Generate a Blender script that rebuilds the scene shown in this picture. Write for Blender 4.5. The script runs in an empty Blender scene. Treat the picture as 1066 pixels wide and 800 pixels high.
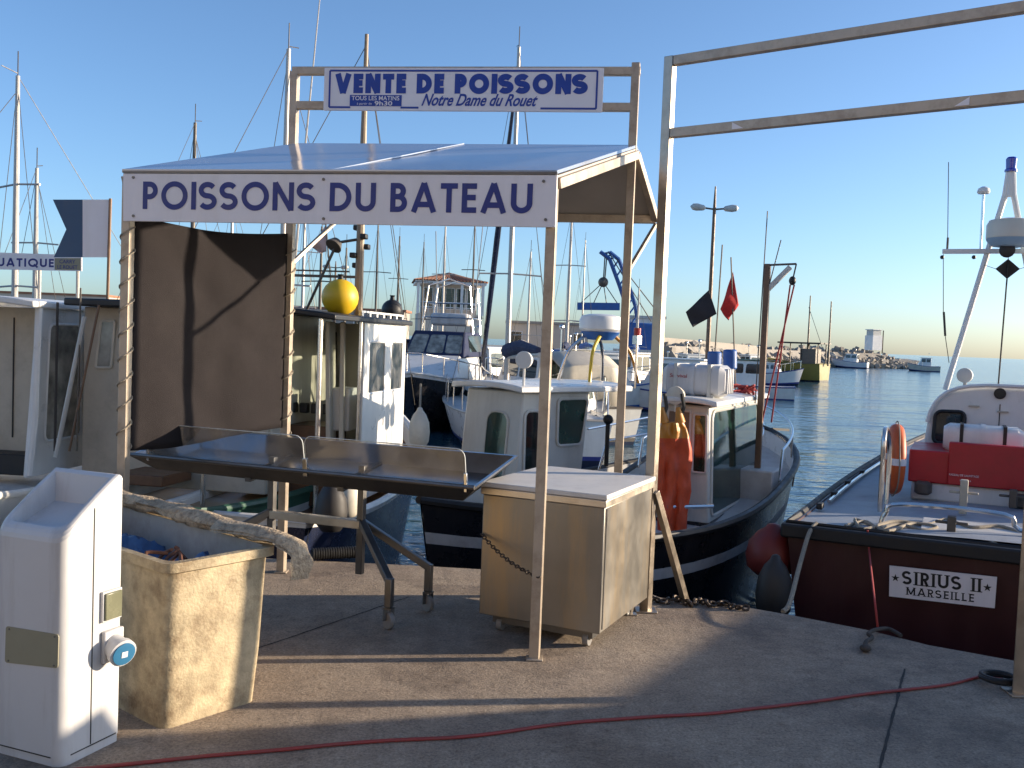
import bpy, bmesh, math, random
from mathutils import Vector as Ve, Matrix as Mx
from mathutils import noise as NZ
rnd = random.Random(7)
S = bpy.context.scene
COL = S.collection
PI = math.pi
R = math.radians

# ------------------------------------------------------------------ camera
CAMH, FPX = 1.65, 1000.0
roll, pitch = R(2.2), math.atan(46.5 / 1000)
cF = Ve((0, math.cos(pitch), -math.sin(pitch)))
cR0 = Ve((1, 0, 0)); cU0 = cR0.cross(cF)
cR = cR0 * math.cos(roll) + cU0 * math.sin(roll)
cU = -cR0 * math.sin(roll) + cU0 * math.cos(roll)
cO = Ve((0, 0, CAMH))
cam = bpy.data.cameras.new('camera'); camo = bpy.data.objects.new('camera', cam); COL.objects.link(camo)
camo.matrix_world = Mx(((cR.x, cU.x, -cF.x, 0), (cR.y, cU.y, -cF.y, 0), (cR.z, cU.z, -cF.z, CAMH), (0, 0, 0, 1)))
cam.sensor_width = 36; cam.lens = 36 * FPX / 1066; cam.clip_end = 9000; cam.clip_start = .05
S.camera = camo
def ray(u, v): return cF + cR * ((u - 533) / FPX) - cU * ((v - 400) / FPX)
def G(u, v, z=0.0):
    d = ray(u, v); return cO + d * ((z - CAMH) / d.z)
def Y(u, v, y):
    d = ray(u, v); return cO + d * (y / d.y)
def VP(u, v, p, n):
    d = ray(u, v); return cO + d * ((p - cO).dot(n) / d.dot(n))

# ------------------------------------------------------------------ materials
def pm(name, col, rough=.5, metal=0., var=.12, scale=5., bump=0., bscale=60., dirt=None, damt=.3, dscale=3., streak=False, spec=.5, coat=0.):
    m = bpy.data.materials.new(name); m.use_nodes = True
    nt = m.node_tree; N = nt.nodes; L = nt.links
    b = N['Principled BSDF']
    b.inputs['Roughness'].default_value = rough; b.inputs['Metallic'].default_value = metal
    b.inputs['Specular IOR Level'].default_value = spec
    if coat: b.inputs['Coat Weight'].default_value = coat; b.inputs['Coat Roughness'].default_value = .1
    tc = N.new('ShaderNodeTexCoord')
    n1 = N.new('ShaderNodeTexNoise'); n1.inputs['Scale'].default_value = scale; n1.inputs['Detail'].default_value = 6; n1.inputs['Roughness'].default_value = .65
    L.new(tc.outputs['Object'], n1.inputs['Vector'])
    mr = N.new('ShaderNodeMapRange'); mr.inputs['From Min'].default_value = .3; mr.inputs['From Max'].default_value = .7
    mr.inputs['To Min'].default_value = 1 - var; mr.inputs['To Max'].default_value = 1 + var
    L.new(n1.outputs['Fac'], mr.inputs['Value'])
    mul = N.new('ShaderNodeVectorMath'); mul.operation = 'SCALE'; mul.inputs[0].default_value = col[:3]
    L.new(mr.outputs['Result'], mul.inputs['Scale'])
    cs = mul.outputs['Vector']
    if dirt:
        n2 = N.new('ShaderNodeTexNoise'); n2.inputs['Scale'].default_value = dscale; n2.inputs['Detail'].default_value = 8; n2.inputs['Roughness'].default_value = .7
        mp = N.new('ShaderNodeMapping'); mp.inputs['Scale'].default_value = (1, 1, .12) if streak else (1, 1, 1)
        mp.inputs['Location'].default_value = (3.1, 1.7, .4)
        L.new(tc.outputs['Object'], mp.inputs['Vector']); L.new(mp.outputs['Vector'], n2.inputs['Vector'])
        r2 = N.new('ShaderNodeMapRange'); r2.inputs['From Min'].default_value = .48; r2.inputs['From Max'].default_value = .72
        r2.inputs['To Max'].default_value = damt
        L.new(n2.outputs['Fac'], r2.inputs['Value'])
        mx = N.new('ShaderNodeMix'); mx.data_type = 'RGBA'; mx.inputs[7].default_value = (*dirt[:3], 1)
        L.new(r2.outputs['Result'], mx.inputs[0]); L.new(cs, mx.inputs[6]); cs = mx.outputs[2]
    L.new(cs, b.inputs['Base Color'])
    rr = N.new('ShaderNodeMapRange'); rr.inputs['From Min'].default_value = .3; rr.inputs['From Max'].default_value = .7
    rr.inputs['To Min'].default_value = max(.02, rough * .8); rr.inputs['To Max'].default_value = min(1, rough * 1.25)
    L.new(n1.outputs['Fac'], rr.inputs['Value']); L.new(rr.outputs['Result'], b.inputs['Roughness'])
    if bump:
        n3 = N.new('ShaderNodeTexNoise'); n3.inputs['Scale'].default_value = bscale; n3.inputs['Detail'].default_value = 4
        L.new(tc.outputs['Object'], n3.inputs['Vector'])
        bp = N.new('ShaderNodeBump'); bp.inputs['Strength'].default_value = bump; bp.inputs['Distance'].default_value = .01
        L.new(n3.outputs['Fac'], bp.inputs['Height']); L.new(bp.outputs['Normal'], b.inputs['Normal'])
    return m

GRIME = (.10, .075, .05)
M = {}
M['steel'] = pm('brushed_steel', (.62, .55, .45), .38, .9, .12, 7, dirt=(.3, .22, .14), damt=.35, dscale=5)
M['steel_frame'] = pm('painted_frame_steel', (.46, .385, .30), .42, .35, .12, 6, dirt=(.16, .10, .06), damt=.5, dscale=7)
M['bright_rail'] = pm('steel_rail', (.42, .36, .29), .33, .85, .1, 9, dirt=(.2, .12, .07), damt=.4, dscale=6)
M['cabinet'] = pm('cabinet_steel', (.25, .235, .21), .40, .8, .10, 2.5, bump=.008, bscale=25, dirt=(.40, .29, .16), damt=.8, dscale=5, streak=True)
M['tray'] = pm('tray_steel', (.46, .47, .48), .2, .95, .12, 6, dirt=(.2, .18, .15), damt=.35, dscale=6)
M['tray_shade'] = pm('tray_underside_shade', (.045, .043, .042), .5, .5, .15, 6)  # tray steel darkened in colour to stand for shade under the rim
M['dark_steel'] = pm('dark_steel', (.16, .155, .15), .38, .8, .15, 6)
M['chrome'] = pm('stainless_tube', (.62, .61, .6), .2, 1., .06, 8)
M['white_board'] = pm('white_board', (.80, .77, .79), .35, 0, .03, 3, dirt=(.45, .42, .36), damt=.22, dscale=4, streak=True)
M['navy'] = pm('navy_lettering', (.02, .035, .20), .45, 0, .1, 9)
M['navy2'] = pm('blue_lettering', (.008, .05, .31), .45, 0, .1, 9)
M['roof_sheet'] = pm('roof_sheet', (.42, .46, .54), .16, .35, .06, 2.5, bump=.05, bscale=3, dirt=(.4, .36, .3), damt=.2, dscale=2)
M['roof_under'] = pm('roof_lining', (.42, .39, .36), .6, 0, .08, 3)
M['screen'] = pm('shade_cloth', (.027, .0235, .025), .95, 0, .08, 4, bump=.5, bscale=300, dirt=(.045, .04, .04), damt=.35, dscale=2.2, spec=.1)
M['acrylic_edge'] = pm('acrylic_edge', (.75, .8, .78), .2)
M['white_gel'] = pm('white_gelcoat', (.72, .71, .68), .3, 0, .05, 3, dirt=GRIME, damt=.16, dscale=3.5, streak=True)
M['cream_gel'] = pm('cream_gelcoat', (.62, .57, .47), .35, 0, .06, 3, dirt=GRIME, damt=.28, dscale=4, streak=True)
M['grey_gel'] = pm('grey_white_paint', (.55, .54, .5), .4, 0, .06, 4, dirt=GRIME, damt=.25, dscale=4, streak=True)
M['white_plastic'] = pm('white_plastic', (.57, .565, .565), .42, 0, .03, 3, dirt=(.26, .22, .18), damt=.5, dscale=4.5, streak=True)
M['slab'] = pm('white_cutting_slab', (.64, .61, .57), .5, 0, .06, 5, dirt=(.3, .25, .2), damt=.3, dscale=5)
M['black_hull'] = pm('black_hull_paint', (.012, .012, .015), .28, 0, .25, 4, dirt=(.07, .06, .05), damt=.35, dscale=5, streak=True)
M['navy_hull'] = pm('navy_hull_paint', (.012, .018, .045), .25, 0, .2, 4, dirt=(.07, .06, .05), damt=.2, dscale=5, streak=True)
M['maroon'] = pm('maroon_hull_paint', (.042, .007, .009), .4, 0, .2, 3, dirt=(.06, .03, .025), damt=.45, dscale=5, streak=True)
M['red_paint'] = pm('red_paint', (.42, .015, .022), .4, 0, .1, 5, dirt=(.12, .02, .02), damt=.3, dscale=5)
M['rubber'] = pm('black_rubber', (.014, .014, .015), .6, 0, .25, 8, bump=.1, bscale=40)
M['deck_grey'] = pm('grey_deck', (.30, .33, .37), .6, 0, .1, 5, bump=.2, bscale=180, dirt=(.12, .11, .1), damt=.35, dscale=4)
M['deck_white'] = pm('white_deck', (.55, .54, .52), .55, 0, .08, 5, dirt=GRIME, damt=.35, dscale=4)
M['wood'] = pm('varnished_wood', (.13, .06, .028), .45, 0, .25, 6, dirt=(.03, .02, .012), damt=.5, dscale=7)
M['wood_light'] = pm('light_wood', (.32, .22, .13), .55, 0, .2, 6)
M['green_paint'] = pm('green_paint', (.16, .36, .27), .45, 0, .12, 4, dirt=(.08, .13, .1), damt=.4, dscale=4)
M['green_trim'] = pm('dark_green_trim', (.03, .09, .06), .45, 0, .15, 4)
M['blue_paint'] = pm('blue_paint', (.02, .10, .34), .45, 0, .12, 4, dirt=(.05, .06, .08), damt=.3, dscale=4)
M['pale_blue'] = pm('pale_blue_paint', (.25, .38, .5), .45, 0, .1, 4)
M['canvas'] = pm('navy_canvas', (.012, .02, .06), .85, 0, .15, 6, bump=.2, bscale=120)
M['orange'] = pm('orange_buoy', (.62, .11, .02), .5, 0, .08, 6, dirt=(.25, .07, .03), damt=.3, dscale=8)
M['oilskin'] = pm('orange_red_oilskin', (.55, .07, .018), .55, 0, .15, 5, dirt=(.2, .02, .01), damt=.4, dscale=5)
M['oilskin_yellow'] = pm('yellow_oilskin', (.55, .22, .02), .4, 0, .12, 6, dirt=(.4, .06, .02), damt=.3, dscale=7)
M['yellow'] = pm('yellow_buoy', (.66, .42, .012), .42, 0, .05, 5, dirt=(.3, .2, .03), damt=.2, dscale=5)
M['yellow_paint'] = pm('yellow_green_paint', (.20, .17, .03), .5, 0, .15, 1.5, dirt=(.08, .06, .03), damt=.5, dscale=1, streak=True)
M['fender'] = pm('white_fender', (.72, .67, .56), .5, 0, .08, 6, dirt=(.2, .16, .1), damt=.3, dscale=7)
M['fender_dark'] = pm('grey_fender', (.035, .032, .03), .55, 0, .15, 6)
M['red_fender'] = pm('red_fender', (.20, .025, .018), .5, 0, .1, 6, dirt=(.1, .02, .02), damt=.3)
M['rope'] = pm('pale_rope', (.31, .27, .21), .85, 0, .25, 60, bump=.5, bscale=220)
M['rope_dark'] = pm('dark_rope', (.06, .052, .045), .85, 0, .25, 60, bump=.5, bscale=220)
M['rope_red'] = pm('red_rope', (.36, .05, .045), .8, 0, .2, 60)
M['hose'] = pm('red_hose', (.27, .035, .03), .5, 0, .15, 12, dirt=(.12, .06, .05), damt=.5, dscale=10)
M['chain'] = pm('rusty_chain', (.09, .07, .055), .55, .7, .3, 30)
M['bin'] = pm('grp_tub', (.45, .36, .225), .6, 0, .30, 11, bump=.35, bscale=80, dirt=(.16, .10, .05), damt=1.0, dscale=5.5, streak=False)
M['bin_in'] = pm('tub_lining', (.34, .33, .31), .6, 0, .12, 6, dirt=(.15, .12, .09), damt=.4, dscale=6)
M['mat'] = pm('weathered_mat', (.44, .345, .235), .9, 0, .4, 18, bump=1., bscale=70, dirt=(.09, .055, .03), damt=.9, dscale=24)
M['tarp'] = pm('blue_tarp', (.05, .12, .26), .5, 0, .2, 8, dirt=(.02, .03, .06), damt=.5, dscale=9)
M['rust'] = pm('rusty_scrap', (.13, .05, .025), .8, 0, .3, 20)
M['plate'] = pm('olive_plate', (.27, .25, .17), .45, 0, .06, 8)
M['flap'] = pm('socket_flap', (.16, .16, .10), .25, 0, .1, 8)
M['socket_blue'] = pm('socket_blue', (.035, .16, .30), .4)
M['tile'] = pm('roof_tile', (.33, .15, .085), .8, 0, .2, 1.2, dirt=(.2, .1, .07), damt=.4, dscale=.8)
M['stucco'] = pm('pale_stucco', (.58, .51, .43), .85, 0, .06, .6, dirt=(.3, .25, .2), damt=.3, dscale=.5)
M['stone'] = pm('rock', (.30, .27, .23), .9, 0, .3, .5, bump=.4, bscale=3, dirt=(.12, .105, .09), damt=.5, dscale=.3)
M['concrete_far'] = pm('far_concrete', (.34, .31, .27), .85, 0, .12, .3, dirt=(.2, .18, .15), damt=.4, dscale=.2)
M['bright_white'] = pm('white_paint', (.75, .74, .72), .4, 0, .05, 1, dirt=(.4, .37, .32), damt=.2, dscale=1)
M['mast_alu'] = pm('mast_aluminium', (.46, .43, .39), .45, .3, .08, 3)
M['mast_tan'] = pm('mast_tan', (.26, .20, .14), .5, .1, .2, 5)
M['mast_dark'] = pm('dark_mast', (.10, .085, .07), .5, .2, .2, 5)
M['mast_brown'] = pm('brown_post', (.17, .10, .06), .5, .1, .2, 5, dirt=(.06, .04, .03), damt=.5)
M['black'] = pm('black_paint', (.012, .012, .013), .5, 0, .2, 6)
M['flag_black'] = pm('black_flag_cloth', (.022, .022, .028), .85, 0, .2, 6)
M['flag_red'] = pm('red_flag_cloth', (.55, .035, .03), .8, 0, .12, 6)
M['flag_pale'] = pm('pink_white_flag_cloth', (.55, .42, .40), .8, 0, .1, 8)
M['flag_blue'] = pm('flag_blue_board', (.035, .085, .16), .5, 0, .06, 6)
M['joint'] = pm('joint_filler', (.025, .023, .021), .9, 0, .3, 20)
M['caster'] = pm('caster_wheel', (.22, .21, .20), .5, 0, .1, 10)
M['red_lamp'] = pm('red_lantern', (.35, .02, .02), .3)
M['blue_lamp'] = pm('blue_beacon', (.01, .03, .38), .15, coat=.6)
M['curtain'] = pm('pale_curtain', (.5, .47, .4), .8, 0, .2, 9)
M['interior'] = pm('brown_interior', (.16, .115, .08), .7, 0, .2, 5)
M['beige'] = pm('beige_panel', (.50, .45, .36), .55, 0, .08, 4, dirt=GRIME, damt=.3)

def glass_dark(name, col, rough=.06):
    m = bpy.data.materials.new(name); m.use_nodes = True
    nt = m.node_tree; N = nt.nodes; L = nt.links; b = N['Principled BSDF']
    tc = N.new('ShaderNodeTexCoord'); n = N.new('ShaderNodeTexNoise'); n.inputs['Scale'].default_value = 5; n.inputs['Detail'].default_value = 4
    L.new(tc.outputs['Object'], n.inputs['Vector'])
    cr = N.new('ShaderNodeValToRGB'); cr.color_ramp.elements[0].position = .35; cr.color_ramp.elements[1].position = .7
    cr.color_ramp.elements[0].color = (col[0] * .35, col[1] * .35, col[2] * .35, 1); cr.color_ramp.elements[1].color = (*col, 1)
    L.new(n.outputs['Fac'], cr.inputs['Fac']); L.new(cr.outputs['Color'], b.inputs['Base Color'])
    bp = N.new('ShaderNodeBump'); bp.inputs['Strength'].default_value = .05; bp.inputs['Distance'].default_value = .01
    L.new(n.outputs['Fac'], bp.inputs['Height']); L.new(bp.outputs['Normal'], b.inputs['Normal'])
    b.inputs['Roughness'].default_value = rough; b.inputs['Specular IOR Level'].default_value = .8
    return m
M['glass'] = glass_dark('tinted_window', (.03, .045, .045))
M['glass_green'] = glass_dark('green_tinted_window', (.013, .048, .036))
M['glass_pale'] = glass_dark('curtained_window', (.42, .39, .33), .14)
def clear(name, tint, fac=.12):
    m = bpy.data.materials.new(name); m.use_nodes = True
    nt = m.node_tree; N = nt.nodes; L = nt.links; N.clear()
    o = N.new('ShaderNodeOutputMaterial'); t = N.new('ShaderNodeBsdfTransparent'); t.inputs[0].default_value = (*tint, 1)
    g = N.new('ShaderNodeBsdfGlossy'); g.inputs['Roughness'].default_value = .06
    d = N.new('ShaderNodeBsdfDiffuse'); d.inputs[0].default_value = (.6, .58, .55, 1)
    fr = N.new('ShaderNodeFresnel'); fr.inputs[0].default_value = 1.45
    tc = N.new('ShaderNodeTexCoord'); n = N.new('ShaderNodeTexNoise'); n.inputs['Scale'].default_value = 6; n.inputs['Detail'].default_value = 6
    L.new(tc.outputs['Object'], n.inputs['Vector'])
    mr = N.new('ShaderNodeMapRange'); mr.inputs['From Min'].default_value = .35; mr.inputs['From Max'].default_value = .75; mr.inputs['To Max'].default_value = fac
    L.new(n.outputs['Fac'], mr.inputs['Value'])
    m1 = N.new('ShaderNodeMixShader'); m2 = N.new('ShaderNodeMixShader')
    L.new(mr.outputs['Result'], m1.inputs[0]); L.new(t.outputs[0], m1.inputs[1]); L.new(d.outputs[0], m1.inputs[2])
    L.new(fr.outputs[0], m2.inputs[0]); L.new(m1.outputs[0], m2.inputs[1]); L.new(g.outputs[0], m2.inputs[2]); L.new(m2.outputs[0], o.inputs[0])
    return m
M['acrylic'] = clear('scratched_acrylic', (.93, .94, .94), .25)
M['clear_window'] = clear('clear_window', (.72, .78, .76), .3)

# ------------------------------------------------------------------ mesh builder
INV = {}
class MB:
    def __init__(s): s.v = []; s.f = []; s.m = []
    def add(s, vs, fs, mi=0):
        k = len(s.v); s.v += [Ve(p) for p in vs]
        for f in fs: s.f.append([k + i for i in f]); s.m.append(mi)
        return s
    def box(s, c, d, rot=None, mi=0):
        c = Ve(c); vs = []
        for x in (-.5, .5):
            for y in (-.5, .5):
                for z in (-.5, .5):
                    p = Ve((x * d[0], y * d[1], z * d[2])); vs.append(c + (rot @ p if rot else p))
        return s.add(vs, [(0, 1, 3, 2), (4, 6, 7, 5), (0, 4, 5, 1), (2, 3, 7, 6), (0, 2, 6, 4), (1, 5, 7, 3)], mi)
    def bar(s, a, b, w, h, mi=0, up=(0, 0, 1)):
        a = Ve(a); b = Ve(b); d = (b - a).normalized(); up = Ve(up)
        if abs(d.dot(up)) > .98: up = Ve((0, 1, 0)) if abs(d.y) < .9 else Ve((1, 0, 0))
        x = d.cross(up).normalized() * (w / 2); y = x.cross(d).normalized() * (h / 2)
        vs = [p + sx * x + sy * y for p in (a, b) for sx, sy in ((-1, -1), (1, -1), (1, 1), (-1, 1))]
        return s.add(vs, [(0, 1, 2, 3), (7, 6, 5, 4), (0, 4, 5, 1), (1, 5, 6, 2), (2, 6, 7, 3), (3, 7, 4, 0)], mi)
    def vbar(s, a, b, dirx, w, h, mi=0):      # upright bar with its w side along dirx
        return s.bar(a, b, w, h, mi, up=Ve((0, 0, 1)).cross(Ve(dirx)))
    def tube(s, pts, r, n=8, closed=False, mi=0):
        pts = [Ve(p) for p in pts]; k = len(pts); rs = r if isinstance(r, (list, tuple)) else [r] * k
        vs = []; px = None
        for i, p in enumerate(pts):
            a = pts[i - 1] if (i or closed) else p; b = pts[(i + 1) % k] if (i < k - 1 or closed) else p
            d = (b - a).normalized()
            if px is None:
                px = d.cross(Ve((0, 0, 1)))
                if px.length < .05: px = d.cross(Ve((1, 0, 0)))
            px = (px - d * px.dot(d)).normalized(); py = d.cross(px)
            for j in range(n):
                t = 2 * PI * j / n; vs.append(p + (px * math.cos(t) + py * math.sin(t)) * rs[i])
        fs = []
        for i in range(k if closed else k - 1):
            for j in range(n):
                a = i * n + j; b = i * n + (j + 1) % n; c = ((i + 1) % k) * n + (j + 1) % n; d = ((i + 1) % k) * n + j
                fs.append((a, d, c, b))
        if not closed: fs += [tuple(range(n)), tuple(reversed(range((k - 1) * n, k * n)))]
        return s.add(vs, fs, mi)
    def lathe(s, prof, c=(0, 0, 0), axis=(0, 0, 1), n=20, mi=0):
        c = Ve(c); ax = Ve(axis).normalized(); x = ax.orthogonal().normalized(); y = ax.cross(x); vs = []
        for (r, z) in prof:
            for j in range(n):
                t = 2 * PI * j / n; vs.append(c + ax * z + (x * math.cos(t) + y * math.sin(t)) * max(r, 1e-4))
        fs = [(i * n + j, i * n + (j + 1) % n, (i + 1) * n + (j + 1) % n, (i + 1) * n + j) for i in range(len(prof) - 1) for j in range(n)]
        fs += [tuple(reversed(range(n))), tuple(range((len(prof) - 1) * n, len(prof) * n))]
        return s.add(vs, fs, mi)
    def cyl(s, a, b, r, n=16, mi=0, r2=None):
        a = Ve(a); b = Ve(b); return s.lathe([(r, 0), (r if r2 is None else r2, (b - a).length)], a, b - a, n, mi)
    def sph(s, c, r, n=16, mi=0, axis=(0, 0, 1), sq=1.):
        return s.lathe([(r * math.sin(PI * i / 10), -r * sq * math.cos(PI * i / 10)) for i in range(11)], c, axis, n, mi)
    def prism(s, pts, vec, mi=0):
        pts = [Ve(p) for p in pts]; n = len(pts); vec = Ve(vec)
        nr = Ve((0, 0, 0))
        for i in range(n): nr += pts[i].cross(pts[(i + 1) % n])
        if nr.dot(vec) > 0: pts = pts[::-1]
        vs = pts + [p + vec for p in pts]
        return s.add(vs, [tuple(range(n)), tuple(reversed(range(n, 2 * n)))] + [(i, i + n, (i + 1) % n + n, (i + 1) % n) for i in range(n)], mi)
    def grid(s, P, mi=0, flip=False):
        r, c = len(P), len(P[0]); vs = [p for row in P for p in row]; fs = []
        for i in range(r - 1):
            for j in range(c - 1):
                f = (i * c + j, i * c + j + 1, (i + 1) * c + j + 1, (i + 1) * c + j); fs.append(f[::-1] if flip else f)
        return s.add(vs, fs, mi)
    def torus(s, c, R_, r, axis, n=28, m=10, mi=0):
        ax = Ve(axis).normalized(); x = ax.orthogonal().normalized(); y = ax.cross(x)
        return s.tube([Ve(c) + (x * math.cos(2 * PI * i / n) + y * math.sin(2 * PI * i / n)) * R_ for i in range(n)], r, m, True, mi)
    def build(s, name, mats, parent=None, world=False, smooth=35, bevel=0., label=None, cat=None, group=None, kind=None, loc=None, thick=0.):
        if not isinstance(mats, (list, tuple)): mats = [mats]
        T = None
        if parent is not None:
            if world: T = INV[parent.name]
        elif loc is not None: T = Mx.Translation(-Ve(loc))
        vs = [(T @ p if T else p) for p in s.v]
        me = bpy.data.meshes.new(name); me.from_pydata([tuple(p) for p in vs], [], s.f)
        for m in mats: me.materials.append(M[m] if isinstance(m, str) else m)
        for p, mi in zip(me.polygons, s.m): p.material_index = mi
        bm = bmesh.new(); bm.from_mesh(me)
        bmesh.ops.recalc_face_normals(bm, faces=bm.faces) if not thick else None
        bm.to_mesh(me); bm.free()
        me.validate()
        if smooth:
            me.shade_smooth(); me.set_sharp_from_angle(angle=R(smooth))
        o = bpy.data.objects.new(name, me); COL.objects.link(o)
        if parent is not None:
            o.parent = parent; INV[o.name] = INV[parent.name]
        elif loc is not None: o.location = loc
        if thick:
            md = o.modifiers.new('solid', 'SOLIDIFY'); md.thickness = thick; md.offset = 0
        if bevel:
            md = o.modifiers.new('bevel', 'BEVEL'); md.width = bevel; md.segments = 2; md.limit_method = 'ANGLE'; md.angle_limit = R(40)
        tag(o, label, cat, group, kind)
        return o
def tag(o, label=None, cat=None, group=None, kind=None):
    if label: o['label'] = label
    if cat: o['category'] = cat
    if group: o['group'] = group
    if kind: o['kind'] = kind
def thing(name, label, cat, loc, rotz=0., group=None):
    o = bpy.data.objects.new(name, None); COL.objects.link(o); o.empty_display_size = .1
    o.location = loc; o.rotation_euler = (0, 0, rotz)
    INV[o.name] = (Mx.Translation(Ve(loc)) @ Mx.Rotation(rotz, 4, 'Z')).inverted()
    tag(o, label, cat, group); return o
class Fr:                     # a thing's own frame, with pixel rays cut against its planes
    def __init__(s, loc, rotz): s.Mw = Mx.Translation(Ve(loc)) @ Mx.Rotation(rotz, 4, 'Z'); s.I = s.Mw.inverted()
    def w(s, p): return s.Mw @ Ve(p)
    def at(s, u, v, x=None, y=None, z=None):
        o = s.I @ cO; d = s.I.to_3x3() @ ray(u, v)
        if x is not None: t = (x - o.x) / d.x
        elif y is not None: t = (y - o.y) / d.y
        else: t = (z - o.z) / d.z
        return o + d * t
def copy_tree(o, parent=None):
    c = o.copy(); COL.objects.link(c)
    if parent: c.parent = parent
    for ch in list(o.children): copy_tree(ch, c)
    return c
def lerp(a, b, t): return a + (b - a) * t
def sag(a, b, dz, n=14):
    a = Ve(a); b = Ve(b); return [a.lerp(b, i / n) - Ve((0, 0, dz * 4 * (i / n) * (1 - i / n))) for i in range(n + 1)]
def smoothpath(pts, k=6):
    pts = [Ve(p) for p in pts]; out = []
    for i in range(len(pts) - 1):
        p0 = pts[max(i - 1, 0)]; p1 = pts[i]; p2 = pts[i + 1]; p3 = pts[min(i + 2, len(pts) - 1)]
        for j in range(k):
            t = j / k
            out.append(.5 * ((2 * p1) + (p2 - p0) * t + (2 * p0 - 5 * p1 + 4 * p2 - p3) * t * t + (3 * p1 - p0 - 3 * p2 + p3) * t ** 3))
    out.append(pts[-1]); return out
def rquad(q, r=.18, n=4):      # rounded outline inside a quad (00,10,11,01)
    q = [Ve(p) for p in q]; w = (q[1] - q[0]).length; h = (q[3] - q[0]).length; rr = r * min(w, h); ru, rv = rr / w, rr / h; out = []
    for cx, cy, a0 in ((1 - ru, rv, -90), (1 - ru, 1 - rv, 0), (ru, 1 - rv, 90), (ru, rv, 180)):
        for i in range(n + 1):
            a = R(a0 + 90 * i / n); x = cx + ru * math.cos(a); y = cy + rv * math.sin(a)
            out.append(q[0].lerp(q[1], x).lerp(q[3].lerp(q[2], x), y))
    return out
def window(parent, q, glass='glass', frame='white_gel', r=.18, fr=.012, name='window', out=None, n=4):
    q = [Ve(p) for p in q]; nr = (q[1] - q[0]).cross(q[3] - q[0]).normalized()
    if out is not None and nr.dot(Ve(out)) < 0: nr = -nr
    o = rquad(q, r, n)
    mb = MB(); mb.prism([p + nr * .001 for p in o], nr * .006); w = mb.build(name, glass, parent)
    if frame: MB().tube([p + nr * .006 for p in o], fr, 6, True).build('window_frame', frame, w)
    return w

# ------------------------------------------------------------------ lettering
def arc(cx, cy, rx, ry, a0, a1, n=14): return [(cx + rx * math.cos(R(lerp(a0, a1, i / n))), cy + ry * math.sin(R(lerp(a0, a1, i / n)))) for i in range(n + 1)]
def glyph(c, t):
    h = t / 2; T = 1 - h
    def bowl(y0, y1, xs): ry = (y1 - y0) / 2; return [(h, y1), (xs, y1)] + arc(xs, (y0 + y1) / 2, ry * 1.0, ry, 90, -90)[1:-1] + [(xs, y0), (h, y0)], xs + ry + h
    if c == 'I': return [[(h, 0), (h, 1)]], t
    if c == 'O': return [arc(.5, .5, .5 - h + .01, .5 - h + .015, 0, 360, 36)[:-1] + ['c']], 1.
    if c == 'Q': return [arc(.5, .5, .5 - h + .01, .5 - h + .015, 0, 360, 36)[:-1] + ['c'], [(.58, .3), (.95, -.06)]], 1.
    if c == 'C': return [arc(.5, .5, .5 - h, .5 - h + .015, 45, 315, 26)], .9
    if c == 'P':
        b, w = bowl(.45, T, .26); return [[(h, 0), (h, 1)], b], w
    if c == 'R':
        b, w = bowl(.47, T, .26); return [[(h, 0), (h, 1)], b, [(.27, .47), (w - h, 0)]], w
    if c == 'B':
        b1, w1 = bowl(.53, T, .26); b2, w2 = bowl(h, .53, .28); return [[(h, 0), (h, 1)], b1, b2], w2
    if c == 'D': return [[(h, 0), (h, 1)], [(h, T), (.28, T)] + arc(.28, .5, .5 - h, .5 - h, 90, -90, 18)[1:-1] + [(.28, h), (h, h)]], .78
    if c == 'S':
        ry = (1 - t) / 4; rx = .26
        return [arc(.29, T - ry, rx * .95, ry, 30, 270, 16) + arc(.29, h + ry, rx, ry, 90, -150, 16)[1:]], .29 + rx + h
    if c == 'N': return [[(h, 0), (h, 1)], [(h, .98), (.78 - h, .02)], [(.78 - h, 0), (.78 - h, 1)]], .78
    if c == 'M': return [[(h, 0), (h, 1)], [(h, .97), (.47, .1)], [(.47, .1), (.94 - h, .97)], [(.94 - h, 0), (.94 - h, 1)]], .94
    if c == 'U': return [[(h, 1), (h, .34)] + arc(.36, .34, .36 - h, .34 - h, 180, 360, 16)[1:-1] + [(.72 - h, .34), (.72 - h, 1)]], .72
    if c == 'A': return [[(h * .9, 0), (.43, 1)], [(.86 - h * .9, 0), (.43, 1)], [(.2, .27), (.66, .27)]], .86
    if c == 'V': return [[(h * .9, 1), (.42, 0)], [(.84 - h * .9, 1), (.42, 0)]], .84
    if c == 'T': return [[(0, T), (.58, T)], [(.29, 0), (.29, 1 - t)]], .58
    if c == 'E': return [[(h, 0), (h, 1)], [(h, T), (.5, T)], [(h, .52), (.47, .52)], [(h, h), (.5, h)]], .5
    if c == 'L': return [[(h, 0), (h, 1)], [(h, h), (.48, h)]], .48
    if c == 'Y': return [[(.0, 1), (.38, .45)], [(.76, 1), (.38, .45)], [(.38, .45), (.38, 0)]], .76
    return [], .42
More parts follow.
